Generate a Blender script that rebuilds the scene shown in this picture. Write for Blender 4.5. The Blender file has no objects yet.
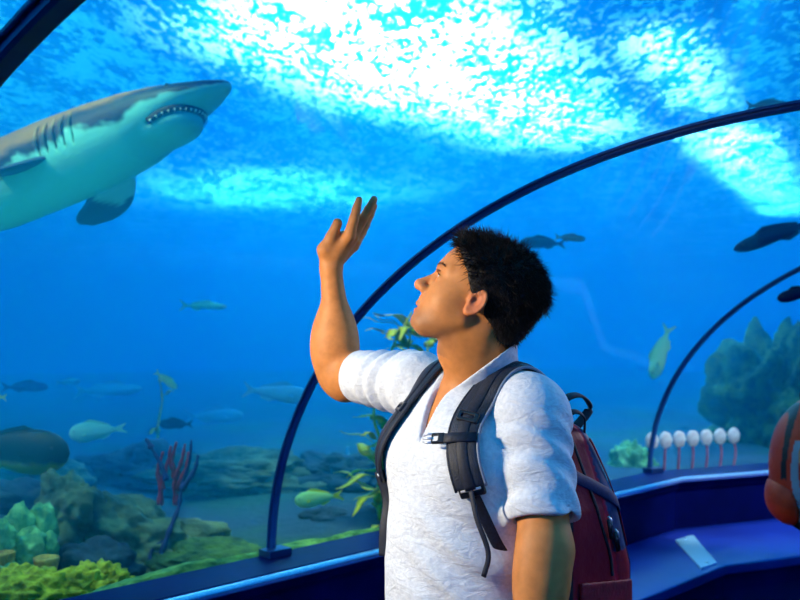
import bpy, math, random
import numpy as np
from mathutils import Vector, Matrix, Euler, noise as mnoise

random.seed(7); rng = np.random.default_rng(7)
S = bpy.context.scene
COL = S.collection
CAMZ, FPX, HOR = 1.6, 900.0, 330.0

def P(px, py, Y):
    """point seen at (px, py) of the photograph that lies Y metres ahead of the camera"""
    return np.array([(px-400.0)/FPX*Y, Y, CAMZ+(HOR-py)/FPX*Y])

# ------------------------------------------------------------------ object helpers
def link(name, me, mat=None, parent=None, smooth=True):
    o = bpy.data.objects.new(name, me); COL.objects.link(o)
    if mat is not None:
        me.materials.clear(); me.materials.append(mat)
    if smooth and len(me.polygons):
        me.polygons.foreach_set('use_smooth', [True]*len(me.polygons))
    if parent is not None:
        o.parent = parent
    return o

def mesh(name, verts, faces):
    me = bpy.data.meshes.new(name)
    me.from_pydata([tuple(map(float, v)) for v in verts], [], [tuple(map(int, f)) for f in faces])
    me.update(); return me

def tag(o, label=None, cat=None, group=None, kind=None):
    if label: o['label'] = label
    if cat: o['category'] = cat
    if group: o['group'] = group
    if kind: o['kind'] = kind
    return o

def empty(name, loc=(0,0,0), rot=(0,0,0)):
    o = bpy.data.objects.new(name, None); COL.objects.link(o)
    o.location = loc; o.rotation_euler = rot; o.empty_display_size = .1
    return o

def reparent(root, *objs):
    """children keep the place they were built at (world coordinates)"""
    inv = (Matrix.Translation(root.location) @ root.rotation_euler.to_matrix().to_4x4()).inverted()
    for o in objs:
        o.parent = root; o.matrix_parent_inverse = inv

# ------------------------------------------------------------------ materials
def lin(c):
    return tuple((x/12.92 if x <= .04045 else ((x+.055)/1.055)**2.4) for x in c)
def srgb(r, g, b): return lin((r/255, g/255, b/255)) + (1,)

class NT:
    def __init__(s, name):
        s.m = bpy.data.materials.new(name); s.m.use_nodes = True
        s.t = s.m.node_tree; s.t.nodes.clear()
        s.out = s.t.nodes.new('ShaderNodeOutputMaterial')
    def n(s, typ, **kw):
        nd = s.t.nodes.new(typ)
        ins = kw.pop('ins', {})
        for k, v in kw.items(): setattr(nd, k, v)
        for k, v in ins.items():
            if isinstance(v, bpy.types.NodeSocket): s.t.links.new(v, nd.inputs[k])
            else: nd.inputs[k].default_value = v
        return nd
    def l(s, a, b): s.t.links.new(a, b)
    def coord(s, which='Object', scale=(1,1,1), rot=(0,0,0)):
        c = s.n('ShaderNodeTexCoord')
        return s.n('ShaderNodeMapping', ins={'Vector': c.outputs[which], 'Scale': scale, 'Rotation': rot}).outputs[0]
    def noise(s, vec, scale, detail=3, rough=.55, dist=0):
        return s.n('ShaderNodeTexNoise', ins={'Vector': vec, 'Scale': scale, 'Detail': detail, 'Roughness': rough, 'Distortion': dist}).outputs['Fac']
    def ramp(s, fac, stops, interp='LINEAR'):
        r = s.n('ShaderNodeValToRGB', ins={'Fac': fac}); cr = r.color_ramp; cr.interpolation = interp
        while len(cr.elements) < len(stops): cr.elements.new(.5)
        for e, (p, c) in zip(cr.elements, stops):
            e.position = p; e.color = c if isinstance(c, (tuple, list)) else (c, c, c, 1)
        return r.outputs['Color']
    def math(s, op, a, b=0.0, c=None, clamp=False):
        nd = s.n('ShaderNodeMath', operation=op, use_clamp=clamp)
        for i, v in enumerate((a, b, c)):
            if v is None: continue
            if isinstance(v, bpy.types.NodeSocket): s.l(v, nd.inputs[i])
            else: nd.inputs[i].default_value = v
        return nd.outputs[0]
    def mix(s, fac, a, b, mode='MIX'):
        nd = s.n('ShaderNodeMix', data_type='RGBA', blend_type=mode)
        for i, v in ((0, fac), (6, a), (7, b)):
            if isinstance(v, bpy.types.NodeSocket): s.l(v, nd.inputs[i])
            else: nd.inputs[i].default_value = v
        return nd.outputs[2]
    def bump(s, h, strength=.5, dist=.01, normal=None):
        nd = s.n('ShaderNodeBump', ins={'Height': h, 'Strength': strength, 'Distance': dist})
        if normal is not None: s.l(normal, nd.inputs['Normal'])
        return nd.outputs[0]
    def pbr(s, color, rough=.5, metal=0, normal=None, spec=.5, **ins):
        p = s.n('ShaderNodeBsdfPrincipled')
        for k, v in dict({'Base Color': color, 'Roughness': rough, 'Metallic': metal, 'Specular IOR Level': spec}, **ins).items():
            if isinstance(v, bpy.types.NodeSocket): s.l(v, p.inputs[k])
            else: p.inputs[k].default_value = v
        if normal is not None: s.l(normal, p.inputs['Normal'])
        s.l(p.outputs[0], s.out.inputs['Surface'])
        return s.m

def noisy(name, c1, c2, scale=8, rough=.7, bump=.4, bdist=.01, detail=5, metal=0, spec=.5, stops=(.35,.65), stretch=(1,1,1)):
    t = NT(name); v = t.coord('Object', stretch)
    f = t.noise(v, scale, detail)
    return t.pbr(t.ramp(f, [(stops[0], c1), (stops[1], c2)]), rough, metal, t.bump(t.noise(v, scale*3, detail), bump, bdist), spec)

M = {}

# ------------------------------------------------------------------ tunnel path
HALF, HGT, LEDGE = 1.96, 1.36, 0.75
def dirv(deg): a = math.radians(deg); return np.array([math.sin(a), math.cos(a)])
def rightv(deg): a = math.radians(deg); return np.array([math.cos(a), -math.sin(a)])
# outer foot line of the glass: knots (x, y) with heading of the section plane
O1 = np.array([-.49, 3.40])                 # foot of the middle hoop
start = O1 - dirv(45)*7.0
corner = O1 + dirv(45)*2.80
corner2 = corner + dirv(67.5)*3.2
endp = corner2 + dirv(88)*3.0
knots = [(start, 45, 1.0), (corner, 56.25, 1/math.cos(math.radians(11.25))), (corner2, 77.75, 1/math.cos(math.radians(10.25))), (endp, 88, 1.0)]

def sections(prof, sub=10):
    """sweep a profile [(t, z)] along the tunnel, sections subdivided between knots"""
    rows = []
    for i in range(len(knots)-1):
        (a, ha, ka), (b, hb, kb) = knots[i], knots[i+1]
        n = sub
        for j in range(n + (1 if i == len(knots)-2 else 0)):
            w = j/n
            p = a*(1-w)+b*w; ra = rightv(ha)*ka*(1-w)+rightv(hb)*kb*w
            rows.append([(p[0]+ra[0]*t, p[1]+ra[1]*t, z) for t, z in prof])
    return rows

def sweep(name, prof, closed=False, caps=False, flip=False, sub=10):
    rows = sections(prof, sub); m = len(prof)
    V = [v for r in rows for v in r]; F = []
    for i in range(len(rows)-1):
        for j in range(m if closed else m-1):
            k = (j+1) % m
            f = (i*m+j, (i+1)*m+j, (i+1)*m+k, i*m+k)
            F.append(f[::-1] if flip else f)
    if caps:
        a = tuple(range(m)); b = tuple((len(rows)-1)*m+j for j in range(m))
        F.append(a if not flip else a[::-1]); F.append(b[::-1] if not flip else b)
    return mesh(name, V, F)

def arch(t0=0.0, off=0.0, n=48, z0=LEDGE):
    """glass line; off > 0 pushes it outwards"""
    out = []
    for i in range(n+1):
        a = math.pi*(1-i/n)
        out.append((HALF+(HALF+off)*math.cos(a), z0+(HGT+off)*math.sin(a)))
    return out

# acrylic
t = NT('acrylic')
fr = t.n('ShaderNodeFresnel', ins={'IOR': 1.12})
tr = t.n('ShaderNodeBsdfTransparent', ins={'Color': (.96, .99, 1, 1)})
gl = t.n('ShaderNodeBsdfGlossy', ins={'Roughness': .02, 'Color': (.9, .95, 1, 1)})
mx = t.n('ShaderNodeMixShader', ins={0: fr.outputs[0], 1: tr.outputs[0], 2: gl.outputs[0]})
t.l(mx.outputs[0], t.out.inputs['Surface']); M['acrylic'] = t.m

tag(link('window_1', sweep('window_1', arch()), M['acrylic']), 'curved clear acrylic shell of the tunnel between the black hoops', kind='structure')

# base wall, ledge
t = NT('blue_laminate')
v = t.coord('Object')
M['navy'] = t.pbr(t.ramp(t.noise(v, 3, 4), [(.3, srgb(4, 8, 58)), (.7, srgb(6, 14, 84))]), .42, 0, t.bump(t.noise(v, 40, 2), .1, .002), .2, IOR=1.22)
t = NT('dark_floor_carpet'); v = t.coord('Object')
M['carpet'] = t.pbr(t.ramp(t.noise(v, 60, 4), [(.3, srgb(8, 14, 40)), (.7, srgb(16, 26, 70))]), .9, 0, t.bump(t.noise(v, 300, 2), .4, .003))

def ledge_prof(side):
    p = [(0.0, LEDGE-.02), (0.0, LEDGE+.004), (.20, LEDGE), (.215, LEDGE-.01), (.215, LEDGE-.06), (.20, LEDGE-.08)]
    return [(2*HALF-t, z) for t, z in p] if side else p
def wall_prof(side):
    p = [(-.06, LEDGE-.02), (.19, LEDGE-.02), (.19, .0), (-.06, .0)]
    return [(2*HALF-t, z) for t, z in p] if side else p
tag(link('wall_left', sweep('wall_left', wall_prof(0), True, True), M['navy'], smooth=False), 'low dark blue base wall under the curved glass', kind='structure')
tag(link('wall_right', sweep('wall_right', wall_prof(1), True, True, True), M['navy'], smooth=False), 'low dark blue base wall on the other side', kind='structure')
tag(link('trim_1', sweep('trim_1', ledge_prof(0), False), M['navy'], smooth=False), 'glossy dark blue ledge along the foot of the glass', kind='structure')
tag(link('trim_2', sweep('trim_2', ledge_prof(1), False), M['navy'], smooth=False), 'blue ledge on the other side of the tunnel', kind='structure')
tag(link('floor', sweep('floor', [(.0, 0.0), (2*HALF, 0.0)], flip=True), M['carpet'], smooth=False), 'dark blue walkway floor of the tunnel', kind='structure')

# end walls
def endwall(name, k):
    p, h, s = knots[k]; r = rightv(h)*s
    pr = arch(0, .03, 32) + [(2*HALF+.03, 0), (-.03, 0)]
    V = [(p[0]+r[0]*t, p[1]+r[1]*t, z) for t, z in pr]
    return tag(link(name, mesh(name, V, [tuple(range(len(V)))]), M['navy'], smooth=False), 'plain dark end of the tunnel', kind='structure')
endwall('wall_rear', 0); endwall('wall_end', 3)

# metal
t = NT('brushed_rail')
M['rail'] = t.pbr(srgb(190, 215, 240), .25, .8)

def tube_path(pts, r, n=12, closed=False, caps=True):
    pts = [Vector(p) for p in pts]; V = []; F = []
    up = Vector((0, 0, 1))
    rr = r if hasattr(r, '__len__') else [r]*len(pts)
    prev = None
    for i, p in enumerate(pts):
        d = (pts[min(i+1, len(pts)-1)]-pts[max(i-1, 0)])
        if d.length < 1e-9: d = Vector((0, 0, 1))
        d.normalize()
        if prev is None:
            ref = up if abs(d.z) < .9 else Vector((1, 0, 0))
            a = d.cross(ref).normalized()
        else:
            a = (prev - d*prev.dot(d)).normalized()
        prev = a; b = d.cross(a)
        for k in range(n):
            ang = 2*math.pi*k/n
            V.append(p+(a*math.cos(ang)+b*math.sin(ang))*rr[i])
    for i in range(len(pts)-1):
        for k in range(n):
            F.append((i*n+k, i*n+(k+1) % n, (i+1)*n+(k+1) % n, (i+1)*n+k))
    if caps:
        F.append(tuple(range(n))[::-1]); F.append(tuple((len(pts)-1)*n+k for k in range(n)))
    return V, F

def sweep_pts(t_, z, sub=10): return [r[0] for r in sections([(t_, z)], sub)]

# hand rail on posts, one continuous bar
rail = empty('handrail', (O1[0]+.17, O1[1]-.17, LEDGE-.03))
tag(rail, 'polished steel rail along the front edge of the blue ledge', 'handrail')
pts = sweep_pts(.235, LEDGE-.012, 24)
bar = link('rail_bar', mesh('rail_bar', *tube_path(pts, .017, 14)), M['rail']); reparent(rail, bar)
# brackets between rail and ledge front
for s in (-3.0, -1.0, .35, 2.2):
    q = O1+dirv(45)*s; r = rightv(45)
    a = (q[0]+r[0]*.205, q[1]+r[1]*.205, LEDGE-.03); b = (q[0]+r[0]*.235, q[1]+r[1]*.235, LEDGE-.022)
    br = link('bracket', mesh('bracket', *tube_path([a, b], .008, 8)), M['rail']); reparent(rail, br)

# bench along the wall with pale joint plate at the bend
BH = .45
bench = empty('bench', (corner[0], corner[1]-.5, 0)); tag(bench, 'long low blue bench along the base wall, bending with the tunnel', 'bench')
t = NT('bench_vinyl'); v = t.coord('Object')
M['bench'] = t.pbr(t.ramp(t.noise(v, 2.5, 3), [(.3, srgb(6, 30, 120)), (.7, srgb(12, 44, 150))]), .4, 0, t.bump(t.noise(v, 30, 3), .15, .002))
K = np.array([1.59, 4.40])
back = [O1+rightv(45)*.20-dirv(45)*3.0, corner+rightv(56.25)*1.02*.20, corner2+rightv(77.75)*1.016*.20]
front = [O1+rightv(45)*.76-dirv(45)*3.0, K, K+dirv(67.5)*3.05]
def bench_mesh(name, back, front, z0, z1, inset=0):
    V = []; F = []; n = len(back)
    for b, f in zip(back, front):
        d = (f-b)/np.linalg.norm(f-b); f = f-d*inset
        V += [(b[0], b[1], z0), (b[0], b[1], z1), (f[0], f[1], z1), (f[0], f[1], z0)]
    for i in range(n-1):
        for k in range(4): F.append((i*4+k, (i+1)*4+k, (i+1)*4+(k+1) % 4, i*4+(k+1) % 4))
    F += [(3, 2, 1, 0), tuple((n-1)*4+k for k in range(4))]
    return mesh(name, V, F)
so = link('seat_top', bench_mesh('seat_top', back, front, BH-.05, BH), M['bench'], smooth=False); m_ = so.modifiers.new('b', 'BEVEL'); m_.width = .008; m_.segments = 2
bo = link('bench_body', bench_mesh('bench_body', back, front, .0, BH-.05, .03), M['navy'], smooth=False)
reparent(bench, so, bo)
t = NT('pale_plate'); M['plate'] = t.pbr(srgb(150, 200, 245), .25, .3)
V = [(1.50, 4.90, BH), (1.445, 4.32, BH), (1.555, 4.42, BH), (1.635, 5.02, BH)]
V = V + [(x, y, z+.008) for x, y, z in V]
o = link('joint_plate', mesh('joint_plate', V, [(0,1,2,3),(7,6,5,4),(0,4,5,1),(1,5,6,2),(2,6,7,3),(3,7,4,0)]), M['plate'], smooth=False); reparent(bench, o)
o['label'] = 'pale blue metal joint plate'
scr = []
for c in ((1.56, 4.92, BH+.008), (1.505, 4.41, BH+.008)):
    V, F = tube_path([c, (c[0], c[1], c[2]+.004)], .009, 10)
    reparent(bench, link('screw', mesh('screw', V, F), M['rail']))

# hoops
t = NT('hoop_metal'); v = t.coord('Object')
M['hoop'] = t.pbr(t.ramp(t.noise(v, 5, 3), [(.3, srgb(22, 48, 92)), (.7, srgb(34, 68, 124))]), .35, .5)
t = NT('hoop_metal_blue'); v = t.coord('Object')
M['hoop_b'] = t.pbr(t.ramp(t.noise(v, 5, 3), [(.3, srgb(24, 70, 128)), (.7, srgb(38, 98, 160))]), .4, .15)
t = NT('hoop_gasket'); M['gasket'] = t.pbr(srgb(20, 70, 125), .5)
def hoop(p, h, k, label, w=.026, d=.020, mt='hoop_b'):
    r = rightv(h)*k; f = dirv(h)
    root = empty('arch_rib', (p[0], p[1], LEDGE)); tag(root, label, 'arch frame')
    def band(name, w, o0, o1, m, bev=.006, s0=0.0):
        n = 72; V = []; F = []
        cs = [(-w/2, o0), (-w/2, o1-bev), (-w/2+bev, o1), (w/2-bev, o1), (w/2, o1-bev), (w/2, o0)]
        for i in range(n+1):
            a = math.pi*(1-i/n)
            for s, o in cs:
                tt = HALF+(HALF-o)*math.cos(a); z = LEDGE+.003+(HGT-o)*math.sin(a)
                V.append((p[0]+r[0]*tt+f[0]*(s+s0), p[1]+r[1]*tt+f[1]*(s+s0), z))
        m_ = len(cs)
        for i in range(n):
            for j in range(m_):
                F.append((i*m_+j, i*m_+(j+1) % m_, (i+1)*m_+(j+1) % m_, (i+1)*m_+j))
        o = link(name, mesh(name, V, F), m, smooth=False); reparent(root, o); return o
    band('hoop', w, .004, d, M[mt])
    band('gasket', .008, .002, .010, M['gasket'], .002, w/2+.004)
    band('gasket', .008, .002, .010, M['gasket'], .002, -w/2-.004)
    for sgn in (0, 2*HALF):                     # foot plates on the ledge
        t_ = .03 if sgn == 0 else 2*HALF-.03
        c = p+r*t_
        V = []
        for z in (LEDGE+.004, LEDGE+.03):
            for a, b in ((-.05, -.035), (.05, -.035), (.05, .035), (-.05, .035)):
                q = c+f*a+r*b; V.append((q[0], q[1], z))
        o = link('foot_plate', mesh('foot_plate', V, [(3,2,1,0),(4,5,6,7),(0,1,5,4),(1,2,6,5),(2,3,7,6),(3,0,4,7)]), M['hoop'], smooth=False); reparent(root, o)
hoop(O1-dirv(45)*1.5, 45, 1, 'dark metal hoop of the tunnel crossing the upper left corner above the shark', .04, .03, 'hoop')
hoop(O1, 45, 1, 'dark blue metal hoop of the tunnel arching right over the man')
hoop(corner, 56.25, knots[1][2], 'thin farther hoop of the tunnel beyond the bend, behind the row of discs')
# ------------------------------------------------------------------ implicit modelling
def A(*v): return np.array(v, dtype=np.float64)
def smin(a, b, k):
    h = np.clip(.5+.5*(b-a)/k, 0, 1)
    return b*(1-h)+a*h-k*h*(1-h)
def smax(a, b, k): return -smin(-a, -b, k)
def ell(p, c, r, R=None):
    q = p-np.asarray(c)
    if R is not None: q = q@np.asarray(R)          # columns of R: local axes
    r = np.asarray(r, float)
    k0 = np.sqrt(((q/r)**2).sum(1)); k1 = np.sqrt(((q/(r*r))**2).sum(1))+1e-9
    return k0*(k0-1)/k1
def cone(p, a, b, ra, rb):
    a = np.asarray(a, float); b = np.asarray(b, float); ab = b-a
    h = np.clip(((p-a)@ab)/(ab@ab), 0, 1)
    return np.sqrt(((p-a-h[:, None]*ab)**2).sum(1))-(ra+(rb-ra)*h)
def chain(p, pts, rs, k=.01):
    d = None
    for i in range(len(pts)-1):
        e = cone(p, pts[i], pts[i+1], rs[i], rs[i+1])
        d = e if d is None else smin(d, e, k)
    return d
def rbox(p, c, half, r, R=None):
    q = p-np.asarray(c)
    if R is not None: q = q@np.asarray(R)
    q = np.abs(q)-(np.asarray(half, float)-r)
    return np.sqrt((np.maximum(q, 0)**2).sum(1))+np.minimum(q.max(1), 0)-r
def axes(f, up=(0, 0, 1)):
    """columns: f, side, up-ish"""
    f = np.asarray(f, float); f = f/np.linalg.norm(f)
    s = np.cross(up, f); s /= np.linalg.norm(s)
    return np.stack([f, s, np.cross(f, s)], 1)
def fnoise(p, scale, seed=0):
    """cheap smooth noise made of rotated sines"""
    r = np.random.default_rng(seed); out = 0
    for i in range(6):
        d = r.normal(size=3); d /= np.linalg.norm(d)
        out = out+np.sin((p@d)*scale*r.uniform(.7, 1.6)+r.uniform(0, 6.28))
    return out/6

def near(p, c, R, f):
    """f evaluated only within R of c; elsewhere a safe far distance"""
    d = np.sqrt(((p-np.asarray(c))**2).sum(1))-R*.7
    m = d < R*.3
    if m.any(): d[m] = f(p[m])
    return np.maximum(d, -1) if not m.any() else d

def nets(f, lo, hi, h, slack=1.6):
    """surface nets of f<0 inside the box, evaluated only in blocks near the surface"""
    lo = np.asarray(lo, float); hi = np.asarray(hi, float); B = 8
    nb = np.ceil((hi-lo)/(h*B)).astype(int); n = nb*B+1
    G = np.empty(tuple(nb*B), np.float32)
    I = np.stack(np.meshgrid(*[np.arange(k) for k in nb], indexing='ij'), -1).reshape(-1, 3)
    cen = lo+(I*B+B/2-.5)*h
    dc = f(cen)
    near = np.abs(dc) < B*h*.87*slack
    loc = np.stack(np.meshgrid(*[np.arange(B)]*3, indexing='ij'), -1).reshape(-1, 3)
    G6 = G.reshape(nb[0], B, nb[1], B, nb[2], B)
    sgn = np.where(dc < 0, -1.0, 1.0).astype(np.float32)
    G6[:] = sgn.reshape(nb[0], 1, nb[1], 1, nb[2], 1)
    idx = np.nonzero(near)[0]
    for c0 in range(0, len(idx), 400):
        ii = idx[c0:c0+400]
        pts = lo+(I[ii][:, None, :]*B+loc[None])*h
        d = f(pts.reshape(-1, 3)).astype(np.float32).reshape(len(ii), B, B, B)
        for q, b in enumerate(ii):
            G6[I[b, 0], :, I[b, 1], :, I[b, 2], :] = d[q]
    # close at the border
    G[0] = G[-1] = 1; G[:, 0] = G[:, -1] = 1; G[:, :, 0] = G[:, :, -1] = 1
    neg = G < 0
    c = [neg[i:neg.shape[0]-1+i, j:neg.shape[1]-1+j, k:neg.shape[2]-1+k] for i in (0, 1) for j in (0, 1) for k in (0, 1)]
    cnt = sum(x.astype(np.int8) for x in c)
    cells = np.argwhere((cnt > 0) & (cnt < 8))
    off = np.array([(i, j, k) for i in (0, 1) for j in (0, 1) for k in (0, 1)])
    vals = np.stack([G[cells[:, 0]+o[0], cells[:, 1]+o[1], cells[:, 2]+o[2]] for o in off], 1)
    acc = np.zeros((len(cells), 3)); num = np.zeros(len(cells))
    E = [(a, b) for a in range(8) for b in range(a+1, 8) if np.abs(off[a]-off[b]).sum() == 1]
    for a, b in E:
        va, vb = vals[:, a], vals[:, b]; m = (va < 0) != (vb < 0)
        tt = np.where(m, va/np.where(m, va-vb, 1), 0)
        acc += np.where(m[:, None], off[a]+(off[b]-off[a])*tt[:, None], 0); num += m
    V = lo+(cells+acc/num[:, None])*h
    ids = -np.ones(cnt.shape, np.int64); ids[tuple(cells.T)] = np.arange(len(cells))
    F = []
    for ax in range(3):
        a1, a2 = (ax+1) % 3, (ax+2) % 3
        s0 = [slice(None)]*3; s1 = [slice(None)]*3
        s0[ax] = slice(0, -1); s1[ax] = slice(1, None)
        x = neg[tuple(s0)] != neg[tuple(s1)]
        e = np.argwhere(x)
        e = e[(e[:, a1] > 0) & (e[:, a2] > 0) & (e[:, a1] < cnt.shape[a1]) & (e[:, a2] < cnt.shape[a2]) & (e[:, ax] < cnt.shape[ax])]
        d1 = np.zeros(3, int); d1[a1] = 1; d2 = np.zeros(3, int); d2[a2] = 1
        q = np.stack([ids[tuple((e-d1-d2).T)], ids[tuple((e-d2).T)], ids[tuple(e.T)], ids[tuple((e-d1).T)]], 1)
        flip = ~neg[tuple(e.T)]
        q[flip] = q[flip][:, ::-1]
        F.append(q)
    F = np.concatenate(F); F = F[(F >= 0).all(1)]
    return V, F

def fast_mesh(name, V, F):
    me = bpy.data.meshes.new(name)
    me.vertices.add(len(V)); me.vertices.foreach_set('co', np.asarray(V, np.float32).ravel())
    k = F.shape[1]
    me.loops.add(F.size); me.loops.foreach_set('vertex_index', F.astype(np.int32).ravel())
    me.polygons.add(len(F)); me.polygons.foreach_set('loop_start', np.arange(0, F.size, k, dtype=np.int32))
    me.polygons.foreach_set('loop_total', np.full(len(F), k, np.int32))
    me.update(calc_edges=True); me.validate(); return me

def sdf_obj(name, f, lo, hi, h, mat, parent=None, slack=1.6, color=None, local=None):
    """color(V) -> rgb per vertex written to the attribute 'tint'; local: matrix taking world to object space"""
    V, F = nets(f, lo, hi, h, slack)
    me = fast_mesh(name, V, F)
    if color is not None:
        at = me.color_attributes.new('tint', 'FLOAT_COLOR', 'POINT')
        C = np.ones((len(V), 4), np.float32); C[:, :3] = color(V); at.data.foreach_set('color', C.ravel())
    return link(name, me, mat, parent)

def grad(f, p, e=1e-3):
    p = np.atleast_2d(p); g = np.zeros_like(p)
    for i in range(3):
        d = np.zeros(3); d[i] = e
        g[:, i] = f(p+d)-f(p-d)
    return g/(np.linalg.norm(g, axis=1)[:, None]+1e-12)
def project(f, p, off=0.0, it=8):
    p = np.atleast_2d(np.array(p, float))
    for _ in range(it):
        p = p-grad(f, p)*(f(p)-off)[:, None]*.8
    return p
def spline(pts, n):
    pts = np.asarray(pts, float); out = []
    P_ = np.vstack([2*pts[0]-pts[1], pts, 2*pts[-1]-pts[-2]])
    for i in range(1, len(P_)-2):
        for j in range(n):
            t_ = j/n; a, b, c_, d = P_[i-1], P_[i], P_[i+1], P_[i+2]
            out.append(.5*((2*b)+(-a+c_)*t_+(2*a-5*b+4*c_-d)*t_**2+(-a+3*b-3*c_+d)*t_**3))
    out.append(P_[-2]); return np.array(out)
def ribbon(pts, nrm, width, thick, rnd=.3, cross=None):
    """flat webbing along pts with surface normals nrm; returns verts, faces"""
    pts = np.asarray(pts); n = len(pts); V = []; F = []
    w = width if hasattr(width, '__len__') else [width]*n
    th = thick if hasattr(thick, '__len__') else [thick]*n
    for i in range(n):
        d = pts[min(i+1, n-1)]-pts[max(i-1, 0)]; d = d/(np.linalg.norm(d)+1e-9)
        s = np.cross(d, nrm[i]); s /= np.linalg.norm(s)+1e-9; u = np.cross(s, d)
        for a, b in ((-.5, .0), (-.5, .6), (-.42, 1.0), (0, 1.08), (.42, 1.0), (.5, .6), (.5, 0)):
            V.append(pts[i]+s*a*w[i]+u*b*th[i])
    m = 7
    for i in range(n-1):
        for j in range(m):
            k = (j+1) % m
            F.append((i*m+j, i*m+k, (i+1)*m+k, (i+1)*m+j))
    F.append(tuple(range(m))[::-1]); F.append(tuple((n-1)*m+j for j in range(m)))
    return V, F
# ------------------------------------------------------------------ the man
# skin with per-vertex tint (lips, stubble, ears)
t = NT('skin')
vc = t.n('ShaderNodeVertexColor', layer_name='tint').outputs[0]
v = t.coord('Object')
mott = t.ramp(t.noise(v, 45, 4), [(.3, (.86, .84, .82, 1)), (.7, (1.08, 1.08, 1.08, 1))])
M['skin'] = t.pbr(t.mix(1.0, vc, mott, 'MULTIPLY'), .55, 0, t.bump(t.noise(v, 420, 3), .2, .0012), .3,
                  **{'Subsurface Weight': .12, 'Subsurface Radius': (.012, .005, .003), 'Subsurface Scale': .6})
t = NT('linen'); v = t.coord('Object')
weave = t.math('ADD', t.n('ShaderNodeTexWave', bands_direction='Z', ins={'Vector': v, 'Scale': 160, 'Distortion': 3, 'Detail': 2}).outputs['Fac'],
               t.n('ShaderNodeTexWave', bands_direction='X', ins={'Vector': v, 'Scale': 160, 'Distortion': 3, 'Detail': 2}).outputs['Fac'])
crn = t.noise(t.coord('Object', (1, 1, 2.2)), 22, 5, .6, .8)
M['linen'] = t.pbr(t.ramp(t.noise(v, 120, 4), [(.3, srgb(206, 211, 220)), (.7, srgb(228, 232, 238))]), .85, 0,
                   t.bump(weave, .3, .0015, t.bump(crn, .7, .009)), .2)
t = NT('hair'); v = t.coord('Object', (1, 1, 1))
M['hair'] = t.pbr(t.ramp(t.noise(v, 60, 3), [(.3, srgb(12, 9, 9)), (.8, srgb(34, 22, 17))]), .58, 0, t.bump(t.noise(v, 250, 3), .5, .003), .25)
t = NT('webbing'); v = t.coord('Object')
M['web'] = t.pbr(t.ramp(t.noise(v, 200, 3), [(.3, srgb(14, 18, 30)), (.7, srgb(30, 36, 54))]), .62, 0, t.bump(t.noise(v, 600, 2), .4, .001), .4)
t = NT('padded_mesh'); v = t.coord('Object')
vor = t.n('ShaderNodeTexVoronoi', ins={'Vector': v, 'Scale': 380}).outputs['Distance']
M['pad'] = t.pbr(t.ramp(t.noise(v, 30, 3), [(.3, srgb(18, 24, 36)), (.7, srgb(36, 44, 62))]), .55, 0, t.bump(vor, .5, .0015), .4)
M['piping'] = NT('grey_piping').pbr(srgb(120, 130, 150), .5)
M['plastic'] = NT('black_plastic').pbr(srgb(22, 24, 30), .3)
M['white_metal'] = NT('pale_metal').pbr(srgb(215, 218, 225), .3, .6)
M['denim'] = noisy('denim', srgb(22, 30, 60), srgb(34, 44, 84), 60, .85, .4, .003)

PX = 1/500.0
HT = math.radians(26)
HO = P(474, 305, 1.80)                     # ear canal plane, middle of the head
turn = math.radians(7)                     # the face turns slightly away from the camera
_f = A(-math.cos(turn), math.sin(turn), 0); _w = A(math.sin(turn), math.cos(turn), 0)   # _w: lateral, away from camera
Fh = _f*math.cos(HT)+A(0, 0, 1)*math.sin(HT)
Uh = -_f*math.sin(HT)+A(0, 0, 1)*math.cos(HT)
RH = np.stack([Fh, Uh, _w], 1)             # head axes: forward, up, away
HC = HO+_w*.0
def H(u, v, w=0.0): return HC+(RH@A(u, v, w))*1.0
def HP(u, v, w=0.0): return H(u*PX, v*PX, w*PX)   # in pixels of the head's distance

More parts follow.
